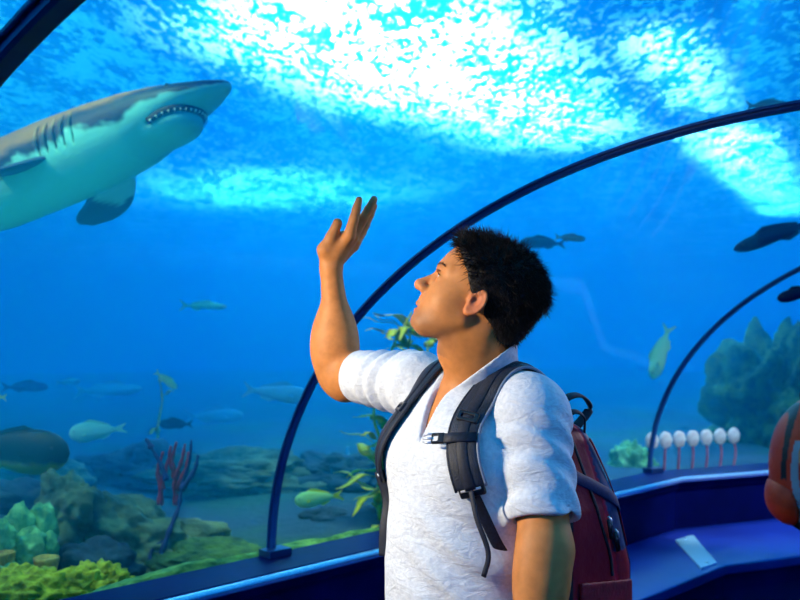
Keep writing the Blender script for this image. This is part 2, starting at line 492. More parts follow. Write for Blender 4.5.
def head_core(p): return near(p, H(0, .02), .30, head_core_)
def head_core_(p):
    q = (p-HC)@RH/PX                         # u, v, w in px
    def E(c, r, rot=0):
        if rot:
            a = math.radians(rot); R = np.array([[math.cos(a), -math.sin(a), 0], [math.sin(a), math.cos(a), 0], [0, 0, 1]])
            return ell(q, c, r, R)
        return ell(q, c, r)
    d = E((-7, 22, 0), (52, 42, 37))                       # skull
    d = smin(d, E((12, 22, 0), (36, 36, 33)), 8)           # forehead
    d = smin(d, E((20, -10, 0), (29, 35, 30)), 10)         # mid face
    d = smin(d, E((30, -22, 0), (19, 22, 20)), 8)          # muzzle
    d = smin(d, E((38, -37, 0), (11.5, 9.5, 13)), 8)       # chin
    for s in (-1, 1):
        d = smin(d, cone(q, (2, -18, 22*s), (34, -39, 9*s), 8, 8), 14)    # jaw line
        d = smin(d, E((22, -6, 17*s), (14, 13, 10)), 16)    # cheek bone
        d = smin(d, cone(q, (43, 20, 5*s), (34, 20.5, 22*s), 6, 5), 6)       # brow ridge
        d = smax(d, -E((49, 11, 14.5*s), (8.0, 5.5, 8.5)), 5)    # eye socket
    d = smin(d, cone(q, (44, 12, 0), (57.5, -4, 0), 4.2, 5.0), 4)            # nose bridge
    d = smin(d, E((57.2, -5.4, 0), (6.4, 5.6, 6)), 3)        # tip
    for s in (-1, 1):
        d = smin(d, E((50.5, -7.5, 6.2*s), (6.5, 4.6, 4.2)), 2.5)   # nostril wings
        d = smax(d, -E((54.5, -11.3, 3.8*s), (3.6, 2.3, 2.1)), 1.0)
        lid = E((38.0, 10.0, 14.5*s), (7.4, 7.0, 8.4))                 # lids around the ball, open slit
        lid = smax(lid, -E((46.5, 10.6, 14.8*s), (6, 2.3, 6.2)), .8)
        d = smin(d, lid, 1.5)
        d = smin(d, cone(q, (47.6, 14.6, 8*s), (46.6, 14.2, 19*s), 1.7, 1.4), 1.2)  # upper lid fold
    d = smin(d, E((48, -17, 0), (5, 6, 9)), 4)             # philtrum
    d = smin(d, E((49.5, -22.8, 0), (4.6, 3.1, 9)), 1.6)     # upper lip
    d = smin(d, E((48.0, -30.0, 0), (4.6, 3.6, 8)), 1.6)     # lower lip
    d = smax(d, -E((54.5, -26.3, 0), (6, 1.0, 11.5)), 1.0)       # mouth line
    d = smin(d, E((43, -39, 0), (8, 7.5, 9.5)), 4)
    # near ear and far ear
    for s in (-1, 1):
        c = A(-2.5, 3, 37*s)
        a = math.radians(-14*1)
        ax = np.array([[math.cos(a), math.sin(a), .0], [-math.sin(a), math.cos(a), 0], [-.28*s, 0, 1]])
        qe = q-c; qe = np.stack([qe[:, 0]*math.cos(a)-qe[:, 1]*math.sin(a), qe[:, 0]*math.sin(a)+qe[:, 1]*math.cos(a), (qe[:, 2]-(-qe[:, 0])*.25*s)*s], 1)
        qe = qe/.88
        e = ell(qe, (0, 0, 0), (10, 16.5, 3.4))
        e = smin(e, ell(qe, (1.5, -13.5, .2), (5.2, 5.5, 2.8)), 2)
        rim = np.sqrt((np.sqrt((qe[:, 0]/.62)**2+(qe[:, 1])**2)-14.0)**2*.55+(qe[:, 2]-2.3)**2)-1.9
        rim = np.where(qe[:, 0]+qe[:, 1]*.1 > 5.2, 9, rim)
        e = smin(e, rim, 1.2)
        e = smax(e, -ell(qe, (1.6, 1.0, 4.0), (5.2, 8.0, 4.3)), 1.4)
        e = smin(e, ell(qe, (7.0, -1.5, 1.6), (2.2, 4.0, 2.4)), 1.2)
        d = smin(d, e, 2.0)
    return d*PX

# body frame
f3 = A(-.77, -.64, 0); f3 /= np.linalg.norm(f3); l3 = A(-f3[1], f3[0], 0)
C0 = A(.150, 1.875, 0)
RB = np.stack([f3, l3, A(0, 0, 1)], 1)
def Bp(f, l, z): return C0+f3*f+l3*l+A(0, 0, z)
neckb = Bp(-.02, 0, 1.47)
SN = Bp(-.005, .160, 1.438)                 # near (left) shoulder joint
SF = Bp(.0, -.175, 1.478)                  # far (right) shoulder joint, raised
ELB_F = P(341, 374, 2.24); WR_F = P(331, 270, 2.20)
ELB_N = P(546, 548, 1.66); WR_N = P(528, 665, 1.60)

def torso(p, g=0.0):
    d = ell(p, Bp(.01, 0, 1.30), (.125+g, .170+g, .20+g), RB)
    d = smin(d, ell(p, Bp(.012, 0, 1.08), (.128+g, .158+g, .24+g), RB), .08)
    for s in (-1, 1):
        d = smin(d, ell(p, Bp(.055, .075*s, 1.335), (.075+g, .085+g, .07+g), RB), .05)
        d = smin(d, cone(p, Bp(-.02, .05*s, 1.475), Bp(-.01, .14*s, 1.455), .042+g, .05+g), .04)
    d = smin(d, ell(p, Bp(0, 0, .93), (.115+g, .165+g, .14+g), RB), .06)
    return d
def arms_upper(p, g=0.0, part='both'):
    d = None
    if part in ('both', 'near'):
        d = smin(ell(p, SN+A(.0, .0, -.012), (.062+g,)*3), cone(p, SN, ELB_N, .056+g, .047+g), .03)
        d = smin(d, ell(p, SN*.62+ELB_N*.38, (.044+g, .046+g, .08+g)), .03)
    if part in ('both', 'far'):
        e = smin(ell(p, SF, (.062+g,)*3), cone(p, SF, ELB_F, .056+g, .05+g), .03)
        d = e if d is None else np.minimum(d, e)
    return d
def lerp(a, b, w): return a*(1-w)+b*w

# raised right hand: every finger its own bent chain
HS = 2.20
def hand(p): return near(p, P(345, 232, 2.2), .22, hand_)
def hand_(p):
    W = WR_F
    def Q(px, py, dy=0.0): return P(px, py, HS+dy)
    pa = W+A(.0, 0, .01)
    d = chain(p, [W, Q(336, 250), Q(345, 240)], [.025, .028, .024], .012)
    d = smin(d, chain(p, [Q(334, 256, .01), Q(349, 236, -.028)], [.022, .0135], .01), .012)   # index side
    d = smin(d, chain(p, [Q(334, 256, .02), Q(353, 236, -.008)], [.022, .0135], .01), .012)
    d = smin(d, chain(p, [Q(335, 258, .03), Q(355, 240, .016)], [.021, .013], .01), .012)
    d = smin(d, chain(p, [Q(335, 260, .03), Q(354, 246, .036)], [.020, .0125], .01), .012)
    th = chain(p, [Q(328, 262, -.005), Q(325, 250, -.016), Q(332, 237, -.024), Q(337.5, 223, -.03)], [.020, .0185, .0140, .0115], .008)
    d = smin(d, th, .010)
    fi = [([Q(349, 236, -.028), Q(354, 219, -.04), Q(356.5, 209, -.044), Q(359, 200, -.046)], [.0125, .0098, .0088, .0072]),
          ([Q(353, 236, -.008), Q(363, 219, -.012), Q(369, 209, -.014), Q(374, 199.5, -.014)], [.0125, .0100, .0090, .0074]),
          ([Q(355, 240, .016), Q(365, 225, .022), Q(370, 215, .026), Q(374, 206, .028)], [.012, .0094, .0085, .0070]),
          ([Q(354, 246, .036), Q(362, 233, .05), Q(366, 225.5, .056), Q(370, 217, .06)], [.011, .0085, .0077, .0064])]
    for pts, rs in fi:
        rs = [r*1.2 for r in rs]
        d = smin(d, chain(p, pts, rs, .004), .0045)
    return d
def near_hand(p): return near(p, WR_N+(WR_N-ELB_N)*.35, .26, near_hand_)
def near_hand_(p):
    W = WR_N; dn = W-ELB_N; dn /= np.linalg.norm(dn)
    sd = np.cross(dn, l3); sd /= np.linalg.norm(sd)            # fore-aft
    K = W+dn*.085
    d = chain(p, [W, W+dn*.04, K], [.026, .030, .026], .01)
    d = smin(d, cone(p, W+dn*.02+sd*.02, K+sd*.03, .018, .013), .01)
    d = smin(d, cone(p, W+dn*.02-sd*.02, K-sd*.03, .018, .012), .01)
    for i, (o, L) in enumerate(((.032, .07), (.011, .078), (-.011, .072), (-.032, .058))):
        a = K+sd*o
        d = smin(d, chain(p, [a, a+dn*L*.5-l3*.006, a+dn*L*.8-l3*.02, a+dn*L-l3*.035], [.0115, .0098, .0088, .0072], .004), .004)
    d = smin(d, chain(p, [W+dn*.015+sd*.02, W+dn*.05+sd*.048, W+dn*.085+sd*.052-l3*.01], [.017, .0125, .009], .006), .008)
    return d

def neck_f(p):
    nk = cone(p, Bp(-.035, 0, 1.43), H(-.036, -.035), .063, .053)
    return smin(nk, cone(p, Bp(.0, 0, 1.45), H(.004, -.060), .048, .042), .03)
def body(p):
    hd = head_core(p)
    nk = neck_f(p)
    q = (p-HC)@RH/PX
    nk = smin(nk, cone(p, H(-.05, -.02, -.03), Bp(.055, .012, 1.465), .012, .010), .02)    # neck muscle
    nk = smin(nk, ell(p, lerp(H(.004, -.060), Bp(.0, 0, 1.45), .4)+Fh*.043, (.012, .012, .018)), .03)
    d = smin(hd, nk, .010)
    d = smin(d, torso(p), .035)
    d = smin(d, arms_upper(p), .04)
    fa = cone(p, ELB_F, WR_F, .043, .026)
    fa = smin(fa, ell(p, lerp(ELB_F, WR_F, .28)+A(-.010, 0, 0), (.060, .052, .105)), .03)
    fa = smin(fa, ell(p, ELB_F+A(.012, -.01, -.02), (.046, .05, .05)), .03)
    d = smin(d, fa, .02)
    d = smin(d, hand(p), .012)
    fn = cone(p, ELB_N, WR_N, .046, .028)
    fn = smin(fn, ell(p, lerp(ELB_N, WR_N, .25), (.050, .050, .10)), .03)
    d = smin(d, fn, .02)
    d = smin(d, near_hand(p), .012)
    return d

def body_color(V):
    q = (V-HC)@RH/PX
    base = np.array(srgb(202, 130, 70)[:3])
    C = np.tile(base, (len(V), 1))
    def blend(w, c): 
        w = np.clip(w, 0, 1)[:, None]; C[:] = C*(1-w)+np.array(srgb(*c)[:3])*w
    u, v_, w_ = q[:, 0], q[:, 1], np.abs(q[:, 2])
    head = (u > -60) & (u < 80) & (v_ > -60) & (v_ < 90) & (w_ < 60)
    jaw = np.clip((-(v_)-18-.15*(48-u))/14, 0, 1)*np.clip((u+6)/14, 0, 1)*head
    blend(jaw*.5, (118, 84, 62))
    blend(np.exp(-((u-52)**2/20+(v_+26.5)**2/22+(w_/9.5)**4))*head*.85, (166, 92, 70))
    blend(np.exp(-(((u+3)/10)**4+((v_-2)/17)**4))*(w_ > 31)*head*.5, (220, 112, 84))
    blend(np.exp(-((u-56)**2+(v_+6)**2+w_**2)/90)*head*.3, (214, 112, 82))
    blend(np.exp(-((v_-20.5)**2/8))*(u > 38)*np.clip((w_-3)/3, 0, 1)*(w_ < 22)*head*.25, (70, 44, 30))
    return C

man = empty('person', (float(C0[0]), float(C0[1]), 0.0))
tag(man, 'man in a white linen shirt looking up, right hand raised, in front of the hoop', 'person')
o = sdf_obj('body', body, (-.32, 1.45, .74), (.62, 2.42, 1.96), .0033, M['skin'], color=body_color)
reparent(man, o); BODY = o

# eyes, brows
def surf_pt(f, u, v, w): return HP(u, v, w)
for s in (-1, 1):
    c = HP(37.6, 10.3, 14.5*s)
    rr = PX*6.6
    f_e = lambda p, c=c, rr=rr: ell(p, c, (rr, rr, rr))
    t = None
    if 'eye' not in M:
        t = NT('eye'); v = t.coord('Object')
        gd = t.n('ShaderNodeVectorMath', operation='LENGTH', ins={0: v}).outputs['Value']
        M['eye'] = t.pbr(t.ramp(t.math('MULTIPLY', gd, 100), [(.0, (.004,.004,.004,1)), (.17, (.004,.004,.004,1)), (.2, srgb(46, 26, 16)), (.36, srgb(40, 22, 14)), (.40, srgb(205, 200, 196))]), .12, spec=.6)
    dirg = RH@A(.97, .22, -.05*1); dirg /= np.linalg.norm(dirg)
    # eyeball as a sphere whose object origin sits at the pupil
    V = []; F = []; n, m = 18, 12
    z = dirg; x = np.cross(z, (0, 0, 1)); x /= np.linalg.norm(x); y = np.cross(z, x)
    for i in range(m+1):
        th = math.pi*i/m
        for j in range(n):
            ph = 2*math.pi*j/n
            V.append((z*math.cos(th)+(x*math.cos(ph)+y*math.sin(ph))*math.sin(th))*rr - z*rr)
    for i in range(m):
        for j in range(n):
            F.append((i*n+j, i*n+(j+1) % n, (i+1)*n+(j+1) % n, (i+1)*n+j))
    e = link('eye', mesh('eye', V, F), M['eye']); e.location = Vector(c+z*rr+RH@A(.0008,0,0)*0)
    bpy.context.view_layer.update(); reparent(man, e)
    lash = np.array([HP(45.5, 12.6-.05*(k-6)**2*.5, (8+k*1.15)*s) for k in range(13)])
    for _ in range(12): lash = lash-np.outer(np.clip(body(lash), -.004, .004)*.7, RH[:, 0])
    lash = lash+RH[:, 0]*.0008
    V, F = tube_path(lash, [.0006]+[.0011]*11+[.0006], 6)
    reparent(man, link('eyelashes', mesh('eyelashes', V, F), M['hair']))
HAIR_M = M['hair']

def strands(name, roots, dirs, lens, width, mat, curl=0, seg=4, grav=(0, 0, -.0)):
    V = []; F = []; b = 0
    for r0, d, L in zip(roots, dirs, lens):
        d = d/np.linalg.norm(d); s = np.cross(d, rng.normal(size=3)); s /= np.linalg.norm(s)+1e-9; s2 = np.cross(d, s)
        bend = rng.normal(size=3)*curl
        for i in range(seg+1):
            q = i/seg; c = r0+d*L*q+bend*L*q*q+A(*grav)*L*q*q; wd = width*(1-q)**.7*.5+width*.02
            V += [c+s*wd, c-s*wd*.5+s2*wd*.87, c-s*wd*.5-s2*wd*.87]
        for i in range(seg):
            for k in range(3):
                F.append((b+i*3+k, b+i*3+(k+1) % 3, b+(i+1)*3+(k+1) % 3, b+(i+1)*3+k))
        b += (seg+1)*3
    me = fast_mesh(name, np.array(V), np.array(F)); return link(name, me, mat)

for s in (-1, 1):
    R_, D_, L_ = [], [], []
    for i in range(64):
        a = rng.uniform(0, 1); w_ = (4+a*19)*s; v_ = 19.5+3.6*math.sin(a*2.4+.2)+rng.normal()*.6
        R_.append(HP(60, v_, w_)); D_.append(RH@A(-.35, .25, s*1.0))
        L_.append(.0062)
    R_ = np.array(R_)
    # march down onto the brow
    for _ in range(25): R_ = R_-np.outer(body(R_)*.8, RH[:, 0])
    o = strands('eyebrow', R_, D_, L_, .0011, HAIR_M, .3); reparent(man, o)

# hair mass
def hair_f(p):
    q = (p-HC)@RH/PX
    d = ell(q, (-9, 27, 0), (55, 44, 41))
    d = smin(d, ell(q, (12, 38, 0), (36, 28, 33)), 8)
    d = smin(d, ell(q, (33, 47, 0), (13, 12, 24)), 8)         # fringe lifted forward
    d = smin(d, ell(q, (-34, -2, 0), (24, 26, 28)), 10)       # nape
    # hairline: cut away face side, ear region and neck
    line = (q[:, 0]-(41-.0*q[:, 1]))                         # forward of this is bare
    fr = q[:, 0]*.78-(q[:, 1]-33)*.62-20.0                    # forehead slope
    tm = np.maximum(q[:, 0]-16, -(q[:, 1]-(-2)))              # temple/sideburn
    side = smin(np.maximum(q[:, 0]-22, 14-q[:, 1]-0), np.maximum(q[:, 0]-9, -6-q[:, 1]), 4)
    d = smax(d, fr, 4)
    # below the ear top only behind the ear and a short sideburn
    behind = q[:, 0]+12-.10*(q[:, 1])
    low = -(q[:, 1]-9-.0*q[:, 0])
    keep = np.minimum(behind, low)                            # negative where kept
    sb = np.maximum(np.abs(q[:, 0]-11)-5.5, -(q[:, 1]+6))     # sideburn
    keep = np.minimum(keep, sb)
    keep = np.minimum(keep, 60)
    d = smax(d, keep, 3)
    nape = -(q[:, 1]+24+.25*(q[:, 0]+40))
    d = smax(d, nape, 5)
    return (d+fnoise(q, .16, 3)*1.2+fnoise(q, .45, 5)*.6)*PX
hf = sdf_obj('hair', hair_f, HC-.17, HC+.19, .003, HAIR_M)
Vh = np.empty(len(hf.data.vertices)*3, np.float32); hf.data.vertices.foreach_get('co', Vh); Vh = Vh.reshape(-1, 3).astype(float)
q = (Vh-HC)@RH/PX
out = np.argwhere(body(Vh) > .001)[:, 0]
pick = rng.choice(out, 8000)
R_ = Vh[pick]; N_ = grad(hair_f, R_, 2e-3)
qq = q[pick]
wt = np.clip((qq[:, 1]-22)/30, 0, 1)*np.clip((qq[:, 0]+40)/50, 0, 1)
comb = wt[:, None]*(RH@A(.6, .1, 0))+(1-wt)[:, None]*(RH@A(-.35, -.75, 0))
D_ = N_*.62+comb*.75+rng.normal(size=N_.shape)*.18
L_ = np.where(qq[:, 1] > 25, rng.uniform(.012, .026, len(R_)), rng.uniform(.006, .013, len(R_)))
hs = strands('hair_strands', R_-N_*.002, D_, L_, .0016, HAIR_M, .2, 4)
# join strands into the hair mesh
import bmesh
bm = bmesh.new(); bm.from_mesh(hf.data); bm.from_mesh(hs.data); bm.to_mesh(hf.data); bm.free()
bpy.data.objects.remove(hs)
hf.data.polygons.foreach_set('use_smooth', [True]*len(hf.data.polygons))
reparent(man, hf)

# shirt
sl_far_end = P(357, 388, 2.20)
def shirt(p):
    d = torso(p, .012)
    loose = ell(p, Bp(.03, 0, 1.08), (.138, .170, .30), RB)
    d = smin(d, loose, .05)
    d = smin(d, ell(p, Bp(0, 0, .93), (.136, .180, .15), RB), .05)
    HN = lerp(SN, ELB_N, .80)
    arm_n = smin(ell(p, SN+A(0, 0, -.012), (.071,)*3), cone(p, SN, HN, .070, .068), .03)
    HF = lerp(SF, ELB_F, .74)
    arm_f = smin(ell(p, SF, (.072,)*3), cone(p, SF, HF+(HF-SF)*.1, .066, .064), .03)
    # flat hems
    ax = (ELB_N-SN)/np.linalg.norm(ELB_N-SN); hn = (p-HN)@ax
    arm_n = smax(arm_n, hn, .004)
    ax2 = (ELB_F-SF)/np.linalg.norm(ELB_F-SF); hn2 = (p-HF)@ax2
    arm_f = smax(arm_f, hn2, .004)
    # hollow the sleeve mouths
    arm_n = smax(arm_n, -np.maximum(cone(p, SN, ELB_N, .0565, .0565), -(hn+.03)), .002)
    arm_f = smax(arm_f, -np.maximum(cone(p, SF, ELB_F, .057, .057), -(hn2+.02)), .002)
    # creases
    q = (p-C0)@RB
    w1 = (p-SF)@ax2
    rad = p-SF-np.outer(w1, ax2)
    arm_f = arm_f+.0080*np.sin(w1*125+rad[:, 2]*22+fnoise(p, 30, 8)*1.6)*np.exp(-((w1-.09)/.075)**2)
    w2 = (p-SN)@ax
    arm_n = arm_n+.0036*np.sin(w2*95+((p-SN)@f3)*70+fnoise(p, 26, 9)*1.8)*np.clip(w2/.05, 0, 1)*np.clip((.26-w2)/.05, 0, 1)
    d = d+.0060*np.sin(q[:, 2]*75+q[:, 1]*34+fnoise(p, 20, 4)*2.4)*np.exp(-((q[:, 2]-1.14)/.13)**2)*np.clip(.5+q[:, 1]*5, .1, 1)
    d = d+.002*fnoise(p, 38, 12)
    d = smin(d, arm_n, .022); d = smin(d, arm_f, .028)
    # neckline and slit
    nf = neck_f(p)
    brim = p[:, 2]-(1.484-.50*(q[:, 0]-.04)+.55*np.abs(q[:, 1]+.006))
    d = smin(d, np.maximum(nf-.014, brim), .014)
    d = smax(d, -(nf-.006), .003)
    d = smax(d, np.where(nf < .03, brim, -1), .003)
    sl_c = Bp(.12, .0, 1.0)
    zz = q[:, 2]
    halfw = np.clip((zz-1.372)*.2, -.02, .024)
    slit = np.maximum(np.abs(q[:, 1]+.006)-halfw, np.maximum(-(q[:, 0]), 1.372-zz))
    d = smax(d, -slit, .002)
    d = smax(d, -(q[:, 2]-.86), .004)
    return d
o = sdf_obj('shirt', shirt, (-.25, 1.52, .83), (.56, 2.42, 1.58), .0034, M['linen'])
reparent(man, o)
# thin hem bands on the sleeves read as stitched seams
def ring(c, ax, r, w, th, mat, name):
    axx = axes(ax, (0, 0, 1) if abs(ax[2]) < .9 else (1, 0, 0)); V = []; F = []; n = 40
    for i in range(n):
        a = 2*math.pi*i/n
        e = axx[:, 1]*math.cos(a)+axx[:, 2]*math.sin(a)
        for s_, r_ in ((-w/2, r), (-w/2, r+th), (w/2, r+th), (w/2, r)): V.append(c+axx[:, 0]*s_+e*r_)
    for i in range(n):
        for k in range(4):
            F.append((i*4+k, i*4+(k+1) % 4, ((i+1) % n)*4+(k+1) % 4, ((i+1) % n)*4+k))
    return link(name, mesh(name, V, F), mat)

# trousers, shoes (below the frame)
def trousers(p):
    d = ell(p, Bp(0, 0, .90), (.128, .178, .12), RB)
    for s in (-1, 1):
        e = chain(p, [Bp(0, .09*s, .86), Bp(.02, .10*s, .47), Bp(0, .11*s, .10)], [.095, .068, .055], .03)
        d = smin(d, e, .04)
    d = smax(d, -(p[:, 2]-.07), .004)
    return smax(d, p[:, 2]-.93, .004)
o = sdf_obj('trousers', trousers, (-.2, 1.5, .05), (.5, 2.25, 1.0), .008, M['denim']); reparent(man, o)
for s in (-1, 1):
    def shoe(p, s=s):
        d = cone(p, Bp(-.05, .11*s, .045), Bp(.16, .125*s, .035), .046, .040)
        d = smin(d, cone(p, Bp(-.03, .11*s, .05), Bp(-.02, .11*s, .11), .042, .04), .02)
        return smax(d, -(p[:, 2]-.001), .004)
    o = sdf_obj('shoe', shoe, (-.3, 1.4, -.01), (.6, 2.4, .2), .006, M['plastic']); reparent(man, o)
# ------------------------------------------------------------------ backpacks
t = NT('pack_cloth')
vc = t.n('ShaderNodeVertexColor', layer_name='tint').outputs[0]; v = t.coord('Object')
M['pack'] = t.pbr(vc, .55, 0, t.bump(t.noise(v, 500, 2), .3, .001, t.bump(t.noise(v, 22, 4), .5, .01)), .4)
M['red_cloth'] = noisy('red_cloth', srgb(120, 6, 26), srgb(165, 14, 40), 30, .6, .5, .004)
M['navy_web'] = noisy('navy_webbing', srgb(14, 26, 66), srgb(24, 40, 92), 200, .6, .4, .001)

pack = empty('backpack', tuple(map(float, Bp(-.24, 0, .88))))
tag(pack, "red and dark navy backpack on the back of the man in white", 'backpack')
def tilt(p):                                      # body coordinates, pack leaning with the spine
    q = (p-C0)@RB
    return q
def pack_core(p, g=0.0):
    q = tilt(p); z = q[:, 2]
    deep = .052+.070*np.clip((1.42-z)/.34, 0, 1)**.8                # shallow top, deep below
    wide = .112+.034*np.clip((1.42-z)/.2, 0, 1)
    qq = np.stack([(q[:, 0]+.130+deep), q[:, 1], z-1.135], 1)
    a = np.abs(qq)-np.stack([deep-.045+g, wide-.05+g, np.full(len(z), .275-.05+g)], 1)
    return np.sqrt((np.maximum(a, 0)**2).sum(1))+np.minimum(a.max(1), 0)-.047
def pack_main(p):
    q = tilt(p)
    d = pack_core(p)+.0035*fnoise(p, 24, 21)
    # piping groove between side and outer panel
    e = np.abs(q[:, 0]+.215+.10*np.clip((1.40-q[:, 2])/.4, 0, 1))
    d = d+.004*np.exp(-(e/.006)**2)
    return d
def pack_color(V):
    q = (V-C0)@RB
    C = np.tile(np.array(srgb(150, 10, 36)[:3]), (len(V), 1))
    seam = -.215-.10*np.clip((1.40-q[:, 2])/.4, 0, 1)
    outer = (q[:, 0] < seam) & (q[:, 2] > 1.12)
    C[outer] = srgb(44, 60, 100)[:3]
    C[(q[:, 0] > -.158)] = srgb(14, 18, 32)[:3]
    C[q[:, 2] < .93] = srgb(14, 18, 32)[:3]
    rim = np.abs(q[:, 0]-seam) < .0055
    C[rim & (q[:, 2] > .95)] = srgb(205, 24, 56)[:3]
    return C
mc = sdf_obj('main_compartment', pack_main, (.0, 1.6, .8), (.72, 2.45, 1.5), .0045, M['pack'], color=pack_color)
reparent(pack, mc)
def fp(p):
    q = tilt(p)
    d = ell(q, (-.345, 0, 1.05), (.052, .112, .155))
    d = smax(d, -(pack_core(p)-.001), .004)
    d = smax(d, pack_core(p)-.045, .01)
    return d+.002*fnoise(p, 30, 31)
o = sdf_obj('front_pocket', fp, (.2, 1.7, .85), (.75, 2.4, 1.28), .004, M['red_cloth']); reparent(pack, o); o['label'] = 'crimson bulging front pocket'
# side pocket (near side) with elastic top edge
def sp_(p):
    q = tilt(p)
    d = np.maximum(np.abs(pack_core(p)-.006)-.004, q[:, 2]-(1.065+.12*(q[:, 0]+.24)))
    d = np.maximum(d, -(q[:, 1]-.06)); d = np.maximum(d, -(q[:, 2]-.88)); d = np.maximum(d, q[:, 0]+.17)
    return smax(d, -(q[:, 0]+.35), .01)
o = sdf_obj('side_pocket', sp_, (.2, 1.6, .85), (.75, 2.2, 1.12), .0035, M['red_cloth']); reparent(pack, o)

def strap_on(f, bpts, width, thick, mat, name, parent, off=.0, n=10, free=()):
    pts = spline([Bp(*b) for b in bpts], n)
    pr = project(f, pts, off)
    N = grad(f, pr, 4e-3)
    for k in range(6):                            # relax
        pr[1:-1] = .5*pr[1:-1]+.25*(pr[:-2]+pr[2:]); N[1:-1] = .5*N[1:-1]+.25*(N[:-2]+N[2:])
        d = f(pr); pr = pr+N*np.clip(off-d, 0, 1)[:, None]
    N /= np.linalg.norm(N, axis=1)[:, None]
    V, F = ribbon(pr, N, width, thick)
    o = link(name, mesh(name, V, F), mat); m = o.modifiers.new('b', 'SUBSURF'); m.levels = m.render_levels = 1
    return o, pr, N
def torso_shirt(p): return shirt_lo(p)
def shirt_lo(p):
    d = torso(p, .014)
    d = smin(d, smin(ell(p, SN+A(0, 0, -.012), (.071,)*3), cone(p, SN, lerp(SN, ELB_N, .8), .069, .067), .03), .022)
    d = smin(d, cone(p, SF, ELB_F, .066, .064), .028)
    return d
for sgn, nm in ((1, 'near'), (-1, 'far')):
    if sgn > 0:
        path = [(-.17, .100, 1.385), (-.14, .112, 1.44), (-.075, .118, 1.50), (0, .108, 1.52), (.06, .102, 1.49), (.12, .106, 1.43), (.135, .116, 1.37), (.125, .130, 1.305)]
    else:
        path = [(-.17, -.09, 1.385), (-.13, -.10, 1.44), (-.07, -.095, 1.50), (0, -.088, 1.52), (.06, -.088, 1.49), (.11, -.100, 1.43), (.125, -.118, 1.37), (.115, -.135, 1.305)]
    o, pr, N = strap_on(shirt_lo, path, .062, .011, M['pad'], 'shoulder_strap', pack, .001); reparent(pack, o)
    n = len(pr)
    # piping on both edges and a central strip of webbing
    d = np.gradient(pr, axis=0); d /= np.linalg.norm(d, axis=1)[:, None]; s_ = np.cross(d, N)
    for e in (-1, 1):
        pp = link('piping', mesh('piping', *tube_path(pr+s_*e*.030+N*.006, .0032, 6)), M['piping'] if e == (1 if sgn > 0 else -1)*-1 else M['web'])
        reparent(pack, pp)
    V, F = ribbon(pr+N*.010, N, .022, .0035); st = link('strap_webbing', mesh('strap_webbing', V, F), M['web']); reparent(pack, st)
    i = int(n*.70)                                  # adjuster on the strap
    a = pr[i]+N[i]*.012; Rr = np.stack([s_[i], d[i], N[i]], 1)
    q_ = lambda p: smax(rbox(p, a, (.022, .012, .004), .003, Rr), -rbox(p, a, (.013, .004, .02), .002, Rr), .001)
    bu = sdf_obj('adjuster', q_, a-.035, a+.035, .0018, M['plastic']); reparent(pack, bu)
    # lower buckle, webbing back under the arm
    a = pr[-1]+N[-1]*.004; Rr = np.stack([s_[-1], d[-1], N[-1]], 1)
    q2 = lambda p: smax(rbox(p, a, (.026, .016, .005), .004, Rr), -rbox(p, a, (.017, .0045, .02), .002, Rr), .001)
    bu = sdf_obj('buckle', q2, a-.04, a+.04, .0018, M['plastic']); reparent(pack, bu)
    V, F = ribbon(np.array([a-s_[-1]*.016-d[-1]*.002+N[-1]*.006, a+s_[-1]*.016-d[-1]*.002+N[-1]*.006]), [N[-1]]*2, .006, .002)
    V, F = tube_path([a-s_[-1]*.02+N[-1]*.006, a+s_[-1]*.02+N[-1]*.006], .0025, 8)
    reparent(pack, link('buckle_bar', mesh('buckle_bar', V, F), M['white_metal']))
    if sgn > 0:
        wp = [(.124, .131, 1.30), (.105, .146, 1.24), (.07, .160, 1.17), (.0, .172, 1.10), (-.09, .150, 1.03), (-.15, .12, .98)]
        o, p2, N2 = strap_on(shirt_lo, wp, .022, .003, M['web'], 'lower_webbing', pack, .003); reparent(pack, o)
        # loose tail
        a0 = pr[-1]+N[-1]*.01
        tail = spline([a0, a0+A(.010, -.02, -.05), a0+A(.03, -.03, -.11), a0+A(.022, -.025, -.155)], 6)
        V, F = ribbon(tail, np.tile(A(-.5, -.8, .1), (len(tail), 1)), .010, .003)
        reparent(pack, link('strap_tail', mesh('strap_tail', V, F), M['web']))
        # chest strap stub with open buckle
        i = int(n*.80); c = pr[i]+N[i]*.012
        cs = [c+s_[i]*e*.012 for e in (0,)]
        left = -s_[i] if (-s_[i])@A(-1, 0, 0) > 0 else s_[i]
        pts = [c+left*-.03, c+left*.02, c+left*.040+A(0, 0, -.001)]
        V, F = ribbon(np.array(pts), [N[i]]*3, .020, .004); reparent(pack, link('chest_strap', mesh('chest_strap', V, F), M['web']))
        b0 = c+left*.048
        Rr = np.stack([left, d[i], N[i]], 1)
        q3 = lambda p: smax(rbox(p, b0, (.014, .011, .0045), .003, Rr), -rbox(p, b0+left*.006, (.006, .006, .02), .002, Rr), .001)
        cb = sdf_obj('chest_buckle', q3, b0-.03, b0+.03, .0016, M['plastic']); reparent(pack, cb)
        for e in (-1, 0, 1):
            V, F = tube_path([b0+left*.010+d[i]*e*.008, b0+left*.020+d[i]*e*.0095+N[i]*.002, b0+left*.031+d[i]*e*.006], [.0028, .0026, .0018], 8)
            reparent(pack, link('buckle_prong', mesh('buckle_prong', V, F), M['white_metal']))
    else:
        # webbing hanging free in front of the belly's far side
        a0 = pr[-1]+N[-1]*.006
        tail = spline([a0, P(388, 500, 1.90), P(385, 530, 1.885), P(384.5, 556, 1.88)], 8)
        V, F = ribbon(tail, np.tile(A(-.35, -.9, .1), (len(tail), 1)), .024, .004)
        reparent(pack, link('strap_tail', mesh('strap_tail', V, F), M['web']))
